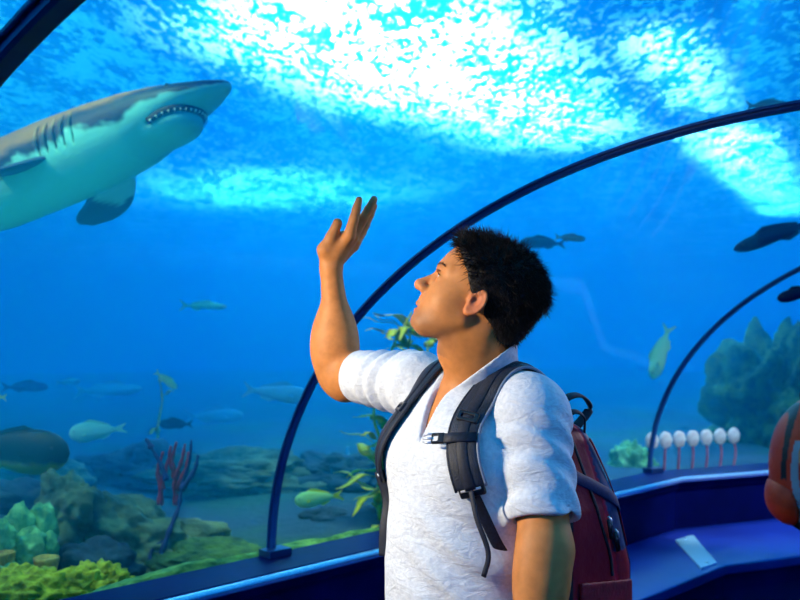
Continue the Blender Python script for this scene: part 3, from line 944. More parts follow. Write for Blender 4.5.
# haul loop
lp = spline([Bp(-.17, .06, 1.39), Bp(-.20, .075, 1.445), Bp(-.25, .08, 1.455), Bp(-.29, .075, 1.425), Bp(-.25, .07, 1.385)], 8)
V, F = ribbon(lp, np.tile(f3*-.2+A(.2, -.3, .9), (len(lp), 1)), .02, .005); reparent(pack, link('haul_loop', mesh('haul_loop', V, F), M['web']))
lp = spline([Bp(-.16, .10, 1.40), Bp(-.19, .11, 1.425), Bp(-.225, .11, 1.412), Bp(-.24, .10, 1.375)], 8)
V, F = ribbon(lp, np.tile(A(.3, -.5, .9), (len(lp), 1)), .014, .004); reparent(pack, link('load_strap', mesh('load_strap', V, F), M['web']))
# compression strap across the near side and outer panel
def on_pack(pts, w, th, mat, name, n=8, off=.002):
    q = spline([Bp(*b) for b in pts], n); q = project(pack_core, q, off, 12); N = grad(pack_core, q, 3e-3)
    V, F = ribbon(q, N, w, th); o = link(name, mesh(name, V, F), mat); reparent(pack, o); return q, N
on_pack([(-.16, .15, 1.300), (-.22, .16, 1.275), (-.28, .16, 1.245), (-.34, .14, 1.22), (-.37, .08, 1.205)], .026, .004, M['navy_web'], 'compression_strap')
on_pack([(-.35, .12, 1.215), (-.36, .115, 1.16), (-.365, .11, 1.10), (-.365, .11, 1.04)], .020, .004, M['navy_web'], 'strap_tail')
# zips
q, N = on_pack([(-.17, .12, 1.385), (-.20, .14, 1.30), (-.235, .15, 1.2), (-.27, .15, 1.12), (-.28, .15, 1.07)], .007, .003, M['web'], 'zipper')
q, N = on_pack([(-.25, .15, 1.39), (-.28, .13, 1.30), (-.32, .13, 1.22), (-.345, .125, 1.12)], .006, .003, M['red_cloth'], 'zipper')
for b in ((-.262, .155, 1.195), (-.285, .152, 1.165)):
    c = project(pack_core, Bp(*b), .005)[0]; N = grad(pack_core, c)[0]
    V, F = ribbon(np.array([c, c+A(.003, 0, -.02), c+A(.006, 0, -.042)]), [N]*3, .012, .005)
    zp = link('zip_pull', mesh('zip_pull', V, F), M['plastic']); reparent(pack, zp)
    V, F = tube_path([c+N*.004+A(-.004, 0, .006), c+N*.007+A(0, 0, 0), c+N*.004+A(.004, 0, -.012)], .003, 8)
    reparent(pack, link('zip_slider', mesh('zip_slider', V, F), M['white_metal']))

# ------------------------------------------------------------------ second visitor at the right edge
C2 = A(1.795, 3.50, 0)
sh = A(1.715, 3.30, 1.345); el = A(1.475, 3.25, 1.14); wr = A(1.66, 3.17, .99)
sh2 = A(1.775, 3.70, 1.345); el2 = A(1.72, 3.73, 1.09); wr2 = A(1.86, 3.72, .93)
def b2(p):
    d = ell(p, C2+A(-.01, 0, 1.20), (.115, .165, .20))
    d = smin(d, ell(p, C2+A(0, 0, .95), (.11, .15, .18)), .06)
    d = smin(d, cone(p, C2+A(-.02, -.14, 1.355), C2+A(-.02, .14, 1.355), .05, .05), .04)
    d = smin(d, cone(p, C2+A(-.01, 0, 1.36), C2+A(.03, 0, 1.48), .055, .05), .03)
    hc = C2+A(.045, 0, 1.575)
    d = smin(d, ell(p, hc, (.092, .072, .095)), .01)
    d = smin(d, ell(p, hc+A(.035, 0, -.055), (.055, .052, .062)), .02)
    d = smin(d, cone(p, hc+A(.088, 0, .01), hc+A(.112, 0, -.025), .008, .012), .01)
    for s in (-1, 1): d = smin(d, ell(p, hc+A(-.005, .075*s, -.015), (.018, .010, .030)), .005)
    d = smin(d, ell(p, hc+A(.088, 0, -.055), (.010, .025, .008)), .006)
    for a, b, c in ((sh, el, wr), (sh2, el2, wr2)):
        d = smin(d, chain(p, [a, b, c], [.050, .040, .026], .02), .02)
        dn = (c-b)/np.linalg.norm(c-b); K = c+dn*.08
        d = smin(d, cone(p, c, K, .025, .028), .01)
        for i, (o, L) in enumerate(((.026, .075), (.009, .08), (-.009, .075), (-.026, .06))):
            e = K+A(-dn[2], 0, dn[0])*o
            d = smin(d, chain(p, [e, e+dn*L*.55, e+dn*L+A(0, .0, -.012)], [.011, .0095, .0075], .004), .004)
        d = smin(d, chain(p, [c, c+dn*.05+A(-dn[2], 0, dn[0])*.045, c+dn*.085+A(-dn[2], 0, dn[0])*.05], [.016, .012, .009], .006), .008)
    return d
visitor = empty('person', (float(C2[0]), float(C2[1]), 0)); tag(visitor, 'person in a blue shirt at the right edge, wearing the orange backpack', 'person')
o = sdf_obj('body', b2, (1.45, 3.0, .75), (2.25, 3.95, 1.72), .0055, M['skin'], color=lambda V: np.tile(np.array(srgb(190, 120, 76)[:3]), (len(V), 1))); reparent(visitor, o)
def h2(p):
    hc = C2+A(.045, 0, 1.575)
    d = ell(p, hc+A(-.008, 0, .012), (.103, .084, .105))
    d = smax(d, np.minimum((p[:, 0]-hc[0])-.06+.0*p[:, 2], 9), .01)
    d = smax(d, np.maximum(-(p[:, 2]-hc[2]+.0), (p[:, 0]-hc[0]+.02))*1.0 if False else np.minimum(p[:, 0]-hc[0]+.02, -(p[:, 2]-hc[2]-.02)), .01)
    d = smax(d, -(p[:, 2]-hc[2]+.085), .01)
    return d+.003*fnoise(p, 90, 2)
o = sdf_obj('hair', h2, C2+A(-.2, -.2, 1.4), C2+A(.25, .2, 1.78), .0055, M['hair']); reparent(visitor, o)
M['blue_shirt'] = noisy('blue_cotton', srgb(24, 40, 150), srgb(40, 62, 190), 20, .8, .4, .004)
def s2(p):
    d = ell(p, C2+A(-.01, 0, 1.20), (.130, .180, .21))
    d = smin(d, ell(p, C2+A(0, 0, .98), (.13, .168, .17)), .06)
    d = smin(d, cone(p, C2+A(-.02, -.14, 1.355), C2+A(-.02, .14, 1.355), .062, .062), .04)
    for a, b in ((sh, el), (sh2, el2)):
        ax = (b-a)/np.linalg.norm(b-a)
        e = smax(cone(p, a, b, .062, .058), (p-a)@ax-.17, .004)
        d = smin(d, e, .02)
    d = smax(d, -cone(p, C2+A(-.01, 0, 1.38), C2+A(.03, 0, 1.50), .070, .070), .006)
    return smax(d, -(p[:, 2]-.86), .004)+.003*fnoise(p, 26, 6)
o = sdf_obj('shirt', s2, (1.45, 3.0, .8), (2.15, 3.95, 1.48), .006, M['blue_shirt']); reparent(visitor, o)
def t2(p):
    d = ell(p, C2+A(0, 0, .86), (.12, .165, .13))
    for s in (-1, 1): d = smin(d, chain(p, [C2+A(0, .085*s, .82), C2+A(.08*s+.02, .09*s, .45), C2+A(.10*s-.02, .09*s, .08)], [.088, .064, .052], .03), .04)
    return smax(smax(d, -(p[:, 2]-.06), .004), p[:, 2]-.90, .004)
o = sdf_obj('trousers', t2, (1.45, 3.1, .04), (2.2, 3.9, .95), .009, M['denim']); reparent(visitor, o)
for s in (-1, 1):
    def shoe(p, s=s):
        return smax(cone(p, C2+A(.10*s-.06, .09*s, .04), C2+A(.10*s+.13, .10*s, .035), .042, .038), -(p[:, 2]-.001), .004)
    o = sdf_obj('shoe', shoe, (1.4, 3.2, -.01), (2.2, 3.8, .15), .007, M['plastic']); reparent(visitor, o)

M['orange_cloth'] = noisy('orange_red_cloth', srgb(205, 44, 14), srgb(235, 66, 24), 20, .6, .5, .004)
pack2 = empty('backpack', (1.59, 3.5, .83)); tag(pack2, 'orange-red and black backpack with a grey curved stripe, worn at the right edge', 'backpack')
def k2(p, g=0.0):
    d = ell(p, (1.615, 3.50, 1.075), (.175, .135, .265))
    d = smin(d, ell(p, (1.64, 3.50, .98), (.185, .145, .165)), .03)
    d = smin(d, ell(p, (1.65, 3.50, 1.20), (.12, .125, .14)), .03)
    return smax(d, p[:, 0]-1.675, .03)
def k2col(V):
    C = np.tile(np.array(srgb(220, 50, 18)[:3]), (len(V), 1)); q = V-A(1.585, 3.50, 1.08)
    C[(q[:, 2] < -.20)] = srgb(14, 14, 20)[:3]
    r = np.hypot(q[:, 0]-.14, (q[:, 2]+.02)*.72)
    C[(r < .205)] = srgb(12, 14, 24)[:3]
    C[(np.abs(r-.232) < .011) & (q[:, 2] < .10)] = srgb(150, 156, 170)[:3]
    C[(np.abs(r-.262) < .007) & (q[:, 2] > -.05)] = srgb(16, 18, 28)[:3]
    return C
o = sdf_obj('main_compartment', lambda p: k2(p)+.003*fnoise(p, 28, 3), (1.36, 3.3, .78), (1.76, 3.7, 1.36), .0055, M['pack'], color=k2col); reparent(pack2, o)
def kp(p):
    d = ell(p, (1.53, 3.5, .96), (.105, .105, .12)); return smax(d, -k2(p), .004)
o = sdf_obj('front_pocket', kp, (1.36, 3.3, .84), (1.6, 3.7, 1.14), .005, M['orange_cloth']); reparent(pack2, o)
for s in (-1, 1):
    pth = spline([(1.635, 3.5+.09*s, 1.30), (1.69, 3.5+.10*s, 1.40), (1.79, 3.5+.105*s, 1.425), (1.88, 3.5+.105*s, 1.37), (1.925, 3.5+.11*s, 1.25), (1.88, 3.5+.16*s, 1.12), (1.76, 3.5+.18*s, 1.03), (1.65, 3.5+.12*s, .95)], 8)
    q = project(s2, pth[6:], .004, 5); q = np.vstack([pth[:6], q]); N = grad(s2, q, 4e-3)
    V, F = ribbon(q, N, .05, .010); o = link('shoulder_strap', mesh('shoulder_strap', V, F), M['web'] if s > 0 else M['orange_cloth']); reparent(pack2, o)
lp = spline([(1.59, 3.46, 1.30), (1.58, 3.46, 1.35), (1.58, 3.54, 1.35), (1.59, 3.54, 1.30)], 8)
V, F = tube_path(lp, .008, 8); reparent(pack2, link('haul_loop', mesh('haul_loop', V, F), M['web']))
# ------------------------------------------------------------------ sea bed
SEA = .62
def bed(name, t0, t1, nt, sub, label):
    rows = sections([(t0+(t1-t0)*(i/nt)**1.5, 0) for i in range(nt+1)], sub); V = []; F = []
    m = nt+1
    for r in rows:
        for j, (x, y, _) in enumerate(r):
            far = min(1, j/4)
            z = SEA+far*(.10*mnoise.noise(Vector((x*.55, y*.55, 1)))+.035*mnoise.noise(Vector((x*2.2, y*2.2, 5))))+.0*far
            if j == 0: z = SEA+.09
            V.append((x, y, z))
    for i in range(len(rows)-1):
        for j in range(m-1): F.append((i*m+j, i*m+j+1, (i+1)*m+j+1, (i+1)*m+j))
    return tag(link(name, mesh(name, V, F), M['sand']), label, kind='structure')
t = NT('sea_sand'); v = t.coord('Object')
f = t.noise(v, 1.6, 5); g = t.noise(v, 14, 4)
c = t.mix(t.ramp(f, [(.45, 0.0), (.62, 1.0)]), srgb(44, 66, 86), srgb(40, 76, 58))
M['sand'] = t.pbr(c, .9, 0, t.bump(g, .6, .03, t.bump(t.noise(v, 90, 3), .4, .006)), .2)
bed('seabed', -.07, -17, 60, 26, 'sandy algae-tinted bed of the tank')
bed('seabed', 2*HALF+.07, 2*HALF+4.2, 24, 12, 'sandy bed on the far side of the tunnel')

# ------------------------------------------------------------------ rocks and corals
def lump(name, c, size, seed, mat, amp=.28, freq=1.6, det=4, sub=5, rough=0, flat=None, parent=None, rz=0):
    bm = bmesh.new(); bmesh.ops.create_icosphere(bm, subdivisions=sub, radius=1)
    off = Vector((seed*7.3, seed*3.1, seed*1.7)); cz, sz = math.cos(rz), math.sin(rz)
    for v in bm.verts:
        p = v.co.copy(); n = p.normalized()
        d = 1+amp*mnoise.fractal(p*freq+off, .9, 2.1, det)
        if rough:
            cell = mnoise.voronoi(p*rough+off)[0]
            d += .16*(.5-min(cell[0]*1.6, 1.0))*1.2
        q = n*d
        if flat is not None and q.z < flat: q.z = flat+(q.z-flat)*.15
        x, y = q.x*size[0], q.y*size[1]
        v.co = Vector((x*cz-y*sz, x*sz+y*cz, q.z*size[2]))
    me = bpy.data.meshes.new(name); bm.to_mesh(me); bm.free()
    o = link(name, me, mat, parent); o.location = tuple(map(float, c)); return o
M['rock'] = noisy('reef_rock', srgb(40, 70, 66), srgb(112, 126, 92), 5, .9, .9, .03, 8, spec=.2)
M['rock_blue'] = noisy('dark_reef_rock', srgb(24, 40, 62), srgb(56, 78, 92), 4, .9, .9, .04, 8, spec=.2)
M['yellow'] = noisy('yellow_coral', srgb(120, 116, 22), srgb(215, 205, 60), 26, .8, .9, .012, 6, spec=.2)
M['green'] = noisy('green_coral', srgb(58, 130, 90), srgb(150, 205, 130), 14, .8, .8, .012, 6, spec=.2)
M['olive'] = noisy('olive_growth', srgb(28, 58, 36), srgb(84, 116, 54), 12, .85, .9, .02, 6, spec=.2)
def R_(label, cat, px, py, Y, size, seed, mat, **k):
    c = P(px, py, Y); nm = k.pop('name', 'rock'); grp = k.pop('group', None)
    return tag(lump(nm, c, size, seed, mat, **k), label, cat, grp)
R_('large pale boulder with a raised left end on the seabed behind the yellow coral', 'rock', 122, 552, 3.98, (.40, .26, .245), 3, M['rock'], amp=.4, freq=1.3, sub=6, rz=-.3)
R_('pointed rock knob standing on the left end of the big boulder', 'rock', 66, 516, 3.8, (.14, .12, .17), 8, M['rock'], amp=.5, freq=1.7)
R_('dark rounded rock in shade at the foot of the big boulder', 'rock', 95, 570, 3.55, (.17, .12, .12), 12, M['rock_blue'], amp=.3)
R_('blue-green rock slab at the left edge behind the green corals', 'rock', 8, 518, 4.1, (.36, .25, .16), 14, M['rock_blue'], amp=.4, rz=.2)
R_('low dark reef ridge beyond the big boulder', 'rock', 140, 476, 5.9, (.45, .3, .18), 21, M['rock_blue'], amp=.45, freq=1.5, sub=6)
R_('distant teal reef mound left of the middle hoop', 'rock', 235, 478, 5.6, (.52, .3, .15), 23, M['rock'], amp=.4, freq=1.6, sub=6)
R_('distant teal reef mound right of the middle hoop, under the pale upright fin', 'rock', 338, 476, 5.7, (.34, .28, .15), 27, M['rock_blue'], amp=.45, sub=6)
R_('small far mound at the left edge under the dark fish', 'rock', 30, 484, 5.6, (.40, .3, .18), 29, M['rock'], amp=.4)
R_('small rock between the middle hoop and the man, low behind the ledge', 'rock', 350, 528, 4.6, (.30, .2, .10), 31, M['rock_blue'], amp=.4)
R_('broad algae-covered rock shelf against the tunnel foot, left of the middle hoop', 'rock', 210, 560, 3.85, (.30, .22, .09), 33, M['olive'], amp=.25, sub=6, rz=-.5)
R_('tall dark green reef outcrop on the right beyond the farther hoop', 'reef', 788, 430, 7.6, (.62, .5, .85), 41, M['olive'], amp=.55, freq=1.8, sub=6, name='reef_outcrop')
R_('low reef outcrop behind the row of pale discs', 'reef', 700, 470, 8.2, (.95, .5, .30), 43, M['rock_blue'], amp=.5, freq=1.7, sub=6, name='reef_outcrop')
R_('bushy green growth on the seabed near the foot of the farther hoop', 'coral', 632, 470, 6.6, (.16, .14, .18), 45, M['green'], amp=.5, freq=3, name='coral')
M['algae'] = noisy('pale_green_algae', srgb(60, 110, 70), srgb(120, 165, 90), 16, .85, .9, .015, 6, spec=.2)
R_('low pale green algae bank at the glass foot between the middle hoop and the man', 'algae', 335, 553, 3.72, (.42, .10, .07), 35, M['algae'], amp=.25, sub=6, rz=.78, name='algae_bank')
R_('low pale green algae bank at the glass foot right of the yellow corals', 'algae', 190, 585, 3.24, (.46, .09, .07), 37, M['algae'], amp=.25, sub=6, rz=.78, name='algae_bank')
# yellow knobbly coral in the corner
R_('knobbly yellow coral head filling the lower left corner', 'coral', 22, 609, 3.12, (.35, .15, .15), 51, M['yellow'], amp=.18, freq=2.2, sub=6, rough=7, name='yellow_coral')
R_('knobbly yellow-green coral head right of the corner one, against the ledge', 'coral', 92, 600, 3.22, (.17, .13, .13), 53, M['yellow'], amp=.18, freq=2.2, sub=6, rough=6, name='yellow_coral')
# fleshy green corals: cluster of lobes
def lobes(label, spots, mat, rough=0):
    c = P(*spots[0][:3]); root = empty('green_coral', (float(c[0]), float(c[1]), SEA)); tag(root, label, 'coral')
    for i, (px, py, Y, r, h) in enumerate(spots):
        o = lump('lobe', P(px, py, Y), (r, r*.8, h), 60+i, mat, amp=.25, freq=1.8, sub=4); bpy.context.view_layer.update(); reparent(root, o)
lobes('clump of fleshy pale green coral lobes above the yellow coral', [(18, 540, 3.45, .07, .13), (42, 530, 3.5, .06, .11), (30, 552, 3.35, .06, .09), (48, 552, 3.4, .04, .08)], M['green'])
lobes('small green coral clump at the very left edge', [(2, 548, 3.3, .05, .10), (4, 572, 3.2, .05, .05)], M['green'])
# tube sponge with open mouth
def tube_sponge(label, px, py, Y, r, h):
    c = P(px, py, Y); V = []; F = []; n = 28
    prof = [(r*.8, -h), (r*.92, -h*.4), (r*1.12, 0), (r*1.15, .012), (r*.95, .016), (r*.72, 0), (r*.55, -.03), (.001, -.05)]
    for a, z in prof:
        for k in range(n):
            th = 2*math.pi*k/n; w_ = 1+.05*math.sin(3*th+z*20)
            V.append((c[0]+a*math.cos(th)*w_, c[1]+a*math.sin(th)*w_, c[2]+z))
    for i in range(len(prof)-1):
        for k in range(n): F.append((i*n+k, i*n+(k+1) % n, (i+1)*n+(k+1) % n, (i+1)*n+k))
    tag(link('tube_sponge', mesh('tube_sponge', V, F), M['sponge']), label, 'sponge')
M['sponge'] = noisy('orange_sponge', srgb(150, 110, 50), srgb(200, 165, 80), 30, .8, .7, .006)
tube_sponge('ring-mouthed tan tube sponge standing between green lobes and yellow coral', 46, 561, 3.28, .040, .09)
tube_sponge('smaller tan tube sponge at the left edge, beside the green coral clump', 5, 556, 3.2, .030, .09)
tube_sponge('low tan tube sponge half hidden at the left edge under the other one', 6, 578, 3.12, .028, .07)

# red sea whips
M['whip_red'] = noisy('red_whip', srgb(120, 14, 50), srgb(175, 34, 70), 20, .75, .5, .004)
M['whip_dark'] = noisy('dark_whip', srgb(20, 30, 80), srgb(40, 50, 110), 20, .75, .5, .004)
def whips(label, stems, mat):
    Y = stems[0][0][2]; c = P(*stems[0][0]); root = empty('sea_whip', (float(c[0]), float(c[1]), SEA)); tag(root, label, 'sea whip')
    for st in stems:
        pts = spline([P(*q) for q in st], 8)
        pts = pts+np.stack([fnoise(pts, 40, 2)*.006, fnoise(pts, 40, 3)*.006, pts[:, 0]*0], 1)
        r0 = .014; rr = np.linspace(r0, .005, len(pts))*(1+.18*np.sin(np.arange(len(pts))*1.3))
        o = link('branch', mesh('branch', *tube_path(pts, rr, 8)), mat); reparent(root, o)
whips('two upright crimson sea whips rising above the big boulder', [
    [(160, 505, 3.9), (163, 480, 3.9), (168, 462, 3.9), (171, 446, 3.9)], [(176, 505, 3.9), (176, 480, 3.9), (181, 462, 3.9), (184, 444, 3.9)],
    [(163, 490, 3.9), (158, 470, 3.9), (163, 452, 3.9)], [(177, 490, 3.9), (186, 470, 3.9), (188, 452, 3.9)], [(176, 478, 3.9), (172, 462, 3.9), (176, 442, 3.9)]], M['whip_red'])
whips('dark blue twisting sea whip stems rooted beside the big boulder under the red ones', [
    [(158, 582, 3.75), (161, 555, 3.78), (170, 530, 3.8), (179, 505, 3.85), (184, 480, 3.87), (190, 458, 3.87), (192, 440, 3.87)],
    [(152, 582, 3.75), (149, 565, 3.75), (153, 550, 3.78), (163, 540, 3.8)], [(182, 490, 3.86), (194, 470, 3.86), (199, 455, 3.86)],
    [(166, 480, 3.86), (160, 462, 3.86), (150, 445, 3.86)], [(152, 448, 3.86), (146, 438, 3.86)]], M['whip_dark'])

# seven pale discs on stalks, made up to stand for lamp reflections
M['disc'] = noisy('pale_disc', srgb(225, 190, 190), srgb(245, 225, 220), 40, .6, .4, .003)
M['stalk'] = noisy('pink_stalk', srgb(170, 60, 90), srgb(190, 90, 110), 20, .7, .4, .003)
names = ['first', 'second', 'third', 'fourth', 'fifth', 'sixth', 'seventh']
for i in range(7):
    px = 652+i*13.6; Y = 5.7+.07*i; c = P(px, 441-i*.9, Y)
    root = empty('lamp_blob', (float(c[0]), float(c[1]), SEA)); tag(root, 'pale disc on a pink stalk standing in for a lamp reflection, %s from the hoop in its row' % names[i], 'lamp reflection', 'row of seven pale discs on stalks')
    bm = bmesh.new(); bmesh.ops.create_uvsphere(bm, u_segments=20, v_segments=12, radius=1)
    for v in bm.verts:
        v.co = Vector((v.co.x*.043*(1+.05*math.sin(v.co.z*9+i)), v.co.y*.016, v.co.z*.054*(1+.04*math.cos(v.co.x*7+i))))
    me = bpy.data.meshes.new('disc'); bm.to_mesh(me); bm.free()
    o = link('disc', me, M['disc']); o.location = tuple(map(float, c)); bpy.context.view_layer.update(); reparent(root, o)
    st = spline([c+A(0, .004, -.03), c+A(-.01+.004*i, 0, -.12), A(c[0]-.015, c[1], SEA-.02)], 6)
    o = link('stalk', mesh('stalk', *tube_path(st, .008, 8)), M['stalk']); reparent(root, o)

# kelp behind the man
M['kelp'] = noisy('kelp_leaf', srgb(150, 170, 20), srgb(230, 205, 30), 18, .6, .5, .004)
def kelp(label, stems, leaf=.16, seed=1, dens=16):
    r = np.random.default_rng(seed); c = P(*stems[0][0]); root = empty('kelp', (float(c[0]), float(c[1]), SEA)); tag(root, label, 'kelp')
    V = []; F = []
    for st in stems:
        pts = spline([P(*q) for q in st], 10)
        o = link('stem', mesh('stem', *tube_path(pts, np.linspace(.010, .004, len(pts)), 8)), M['kelp']); reparent(root, o)
        for k in range(dens):
            i = int(r.uniform(.05, .99)*(len(pts)-1)); p0 = pts[i]; a = r.uniform(0, 6.28)
            d = A(math.cos(a)*.8, math.sin(a)*.8, r.uniform(-.1, .9)); d /= np.linalg.norm(d); L = leaf*r.uniform(.6, 1.2)
            s = np.cross(d, A(0, 0, 1)); s /= np.linalg.norm(s); up = np.cross(s, d); b = len(V); n = 7
            for j in range(n+1):
                q = j/n; w_ = L*.13*math.sin(math.pi*min(.97, q*.9+.08))+.001
                cc = p0+d*L*q+A(0, 0, -1)*L*.35*q*q+up*.012*math.sin(q*9+k)
                th = .0018
                V += [cc-s*w_, cc+up*th+s*0, cc+s*w_, cc-up*th]
            for j in range(n):
                for m_ in range(4):
                    F.append((b+j*4+m_, b+j*4+(m_+1) % 4, b+(j+1)*4+(m_+1) % 4, b+(j+1)*4+m_))
            F.append((b+3, b+2, b+1, b)); F.append((b+n*4, b+n*4+1, b+n*4+2, b+n*4+3))
    o = link('leaves', mesh('leaves', V, F), M['kelp']); reparent(root, o)
kelp('tall yellow-green kelp rising behind the raised arm and chin of the man', [
    [(398, 545, 4.5), (392, 490, 4.5), (396, 440, 4.5), (402, 395, 4.5), (408, 350, 4.5), (414, 318, 4.5)],
    [(400, 545, 4.6), (404, 480, 4.6), (418, 430, 4.6), (426, 390, 4.6), (428, 340, 4.6)],
    [(385, 545, 4.4), (378, 500, 4.4), (382, 450, 4.4), (374, 410, 4.4), (392, 350, 4.4), (412, 312, 4.4)]], .27, 3, 34)
kelp('short kelp tip showing above the collar behind the nape of the man', [
    [(505, 545, 4.5), (512, 460, 4.5), (508, 400, 4.5), (514, 350, 4.5)]], .14, 5, 14)
kelp('sprig of green weed rising from the seabed above the pale fish on the left', [
    [(160, 480, 6.2), (158, 430, 6.2), (162, 400, 6.2), (158, 372, 6.2)]], .12, 9, 8)

# ------------------------------------------------------------------ fish
def fish_mat(name, back, belly, zsplit=0.0, soft=.3, scale=30, third=None):
    t = NT(name); v = t.coord('Object')
    sep = t.n('ShaderNodeSeparateXYZ', ins={0: v})
    z = t.math('ADD', sep.outputs['Z'], t.math('MULTIPLY', t.math('SUBTRACT', t.noise(v, scale, 3), .5), .06))
    f = t.math('DIVIDE', t.math('SUBTRACT', z, zsplit-soft*.5), soft, clamp=True)
    sc = t.n('ShaderNodeTexVoronoi', ins={'Vector': v, 'Scale': 60.0}).outputs['Distance']
    c = t.mix(f, belly, back)
    return t.pbr(c, .55, 0, t.bump(sc, .3, .004), .3)
# unit-length fish; object space: x from nose (+.5) to tail (-.5)
def fish(name, label, cat, px, py, Y, L, head, mat, hgt=.16, wid=.07, tail=.16, tailh=.12, fork=.5, dors=.07, group=None, finmat=None, snout=.9):
    """head: heading vector"""
    finmat = finmat or mat
    root = empty(name, tuple(map(float, P(px, py, Y)))); tag(root, label, cat, group)
    f = Vector(head).normalized(); s = Vector((0, 0, 1)).cross(f).normalized(); u = f.cross(s)
    root.rotation_euler = Matrix((f, s, u)).transposed().to_euler(); root.scale = (L, L, L)
    V = []; F = []; n, m = 30, 18
    def prof(q):                                  # q 0 nose..1 peduncle
        h = hgt*(math.sin(math.pi*min(1, q**.62*.97+.0))**snout)*(1-.15*q)+.018*q
        return max(h, .003), max(h*wid/hgt*(1.15-.5*q), .002)
    X1 = .5-tail
    for i in range(n+1):
        q = i/n; h, w_ = prof(q); x = .5-q*(X1+.5)*1.0
        x = .5-q*(1-tail)
        for k in range(m):
            a = 2*math.pi*k/m; V.append((x, w_*math.cos(a), h*math.sin(a)))
    for i in range(n):
        for k in range(m): F.append((i*m+k, (i+1)*m+k, (i+1)*m+(k+1) % m, i*m+(k+1) % m))
    F.append(tuple(range(m))); F.append(tuple(n*m+k for k in range(m))[::-1])
    link('body', mesh('body', V, F), mat, root)
    def plate(nm, outline, th, tr=None):
        V = []; k = len(outline)
        for sg in (-1, 1):
            for x, z in outline: V.append((x, sg*th, z))
        cx = sum(x for x, z in outline)/k; cz = sum(z for x, z in outline)/k
        V.append((cx, -th*1.8, cz)); V.append((cx, th*1.8, cz))
        F = [(i, (i+1) % k, 2*k) for i in range(k)]+[(k+(i+1) % k, k+i, 2*k+1) for i in range(k)]
        F += [(i, k+i, k+(i+1) % k, (i+1) % k) for i in range(k)]
        if tr: V = [tuple(tr @ Vector(v)) for v in V]
        return link(nm, mesh(nm, V, F), finmat, root, smooth=False)
    x0 = -.5+tail
    plate('tail_fin', [(x0+.03, .018), (x0-.04, .05), (-.5+.01, tailh), (-.5, tailh*.92), (-.5+tail*fork, 0), (-.5, -tailh*.92), (-.5+.01, -tailh), (x0-.04, -.05), (x0+.03, -.018)], .004)
    top = [(.5-q*(1-tail), prof(q)[0]*.9) for q in (.28, .45, .6, .75, .88)]
    plate('dorsal_fin', top+[(top[-1][0]-.015, top[-1][1]+dors*.35), (top[3][0], top[3][1]+dors*.7), (top[2][0], top[2][1]+dors*.9), (top[1][0], top[1][1]+dors)], .004)
    bot = [(.5-q*(1-tail), -prof(q)[0]*.9) for q in (.6, .72, .86)]
    plate('anal_fin', [(x, z) for x, z in bot]+[(bot[-1][0]-.02, bot[-1][1]-dors*.4), (bot[1][0], bot[1][1]-dors*.8)], .004)
    for sg in (-1, 1):
        tr = Matrix.Translation((.5-.30*(1-tail), sg*prof(.3)[1]*.9, -hgt*.25)) @ Matrix.Rotation(sg*math.radians(-35), 4, 'Z') @ Matrix.Rotation(math.radians(20), 4, 'Y')
        plate('pectoral_fin', [(.01, .012), (-.05, .03), (-.11, .01), (-.10, -.02), (-.04, -.025), (.01, -.012)], .003, tr)
        h, w_ = prof(.13)
        bm = bmesh.new(); bmesh.ops.create_uvsphere(bm, u_segments=12, v_segments=8, radius=.014)
        me = bpy.data.meshes.new('eye'); bm.to_mesh(me); bm.free()
        e = link('eye', me, M['plastic'], root); e.location = (.5-.13*(1-tail), sg*w_*.88, h*.3)
    return root
F1 = fish_mat('dark_grouper', srgb(3, 6, 20), srgb(170, 165, 10), -.085, .05, 14)
F2 = fish_mat('pale_green_fish', srgb(130, 225, 200), srgb(150, 235, 215), .1, .1)
F3 = fish_mat('dim_blue_fish', srgb(20, 50, 130), srgb(40, 90, 170))
F4 = fish_mat('silver_fish', srgb(90, 160, 190), srgb(170, 225, 225))
F5 = fish_mat('yellow_green_fish', srgb(150, 205, 130), srgb(200, 225, 150))
F6 = fish_mat('bright_fin', srgb(220, 215, 30), srgb(230, 220, 60))
F7 = fish_mat('brown_fish', srgb(110, 90, 50), srgb(190, 160, 90))
F8 = fish_mat('navy_fish', srgb(4, 10, 44), srgb(8, 24, 80))
fish('grouper', 'dark fish with a yellow-green belly cut by the left edge', 'fish', 8, 451, 3.9, .56, (1, -.1, -.02), F1, .18, .10, .16, .12, .9, .05)
fish('fish', 'bright pale green fish heading left, in front of the dark bellied fish', 'fish', 98, 431, 4.4, .275, (-1, -.15, -.10), F2, .18, .07, .20, .09, .45)
fish('fish', 'dim blue fish swimming high at the left edge above the dark bellied one', 'fish', 25, 387, 6.0, .30, (1, .2, 0), F3, .11, .06)
fish('fish', 'small pale streak of a fish right of the dim blue one', 'fish', 68, 382, 7.5, .20, (1, .1, .05), F4, .13, .07)
fish('fish', 'long faint silver fish beside the pale streak, above the pale green fish', 'fish', 108, 390, 8.5, .62, (1, .2, .03), F4, .09, .05)
fish('fish', 'dark small fish hovering right above the red sea whips', 'fish', 176, 424, 5.4, .21, (-1, .1, 0), F8, .15, .08)
fish('fish', 'faint long silver fish right of the sea whips, above the far mound', 'fish', 214, 416, 8.0, .52, (1, .1, .02), F4, .11, .06)
fish('fish', 'pale green fish with a yellow tail right of the middle hoop foot', 'fish', 319, 498, 4.3, .235, (-1, -.1, -.12), F5, .17, .08, .2, .11, .5, finmat=F6)
fish('fish', 'large faint pale fish swimming behind the middle hoop below the elbow', 'fish', 277, 393, 6.6, .50, (1, .15, -.12), F4, .13, .08)
fish('fish', 'thin greenish fish high in the water between shark and forearm', 'fish', 203, 306, 7.0, .36, (1, .1, -.03), F5, .07, .05)
fish('fish', 'small green fish heading down above the distant weed sprig', 'fish', 166, 380, 5.6, .17, (.6, .1, -.5), F5, .14, .06)
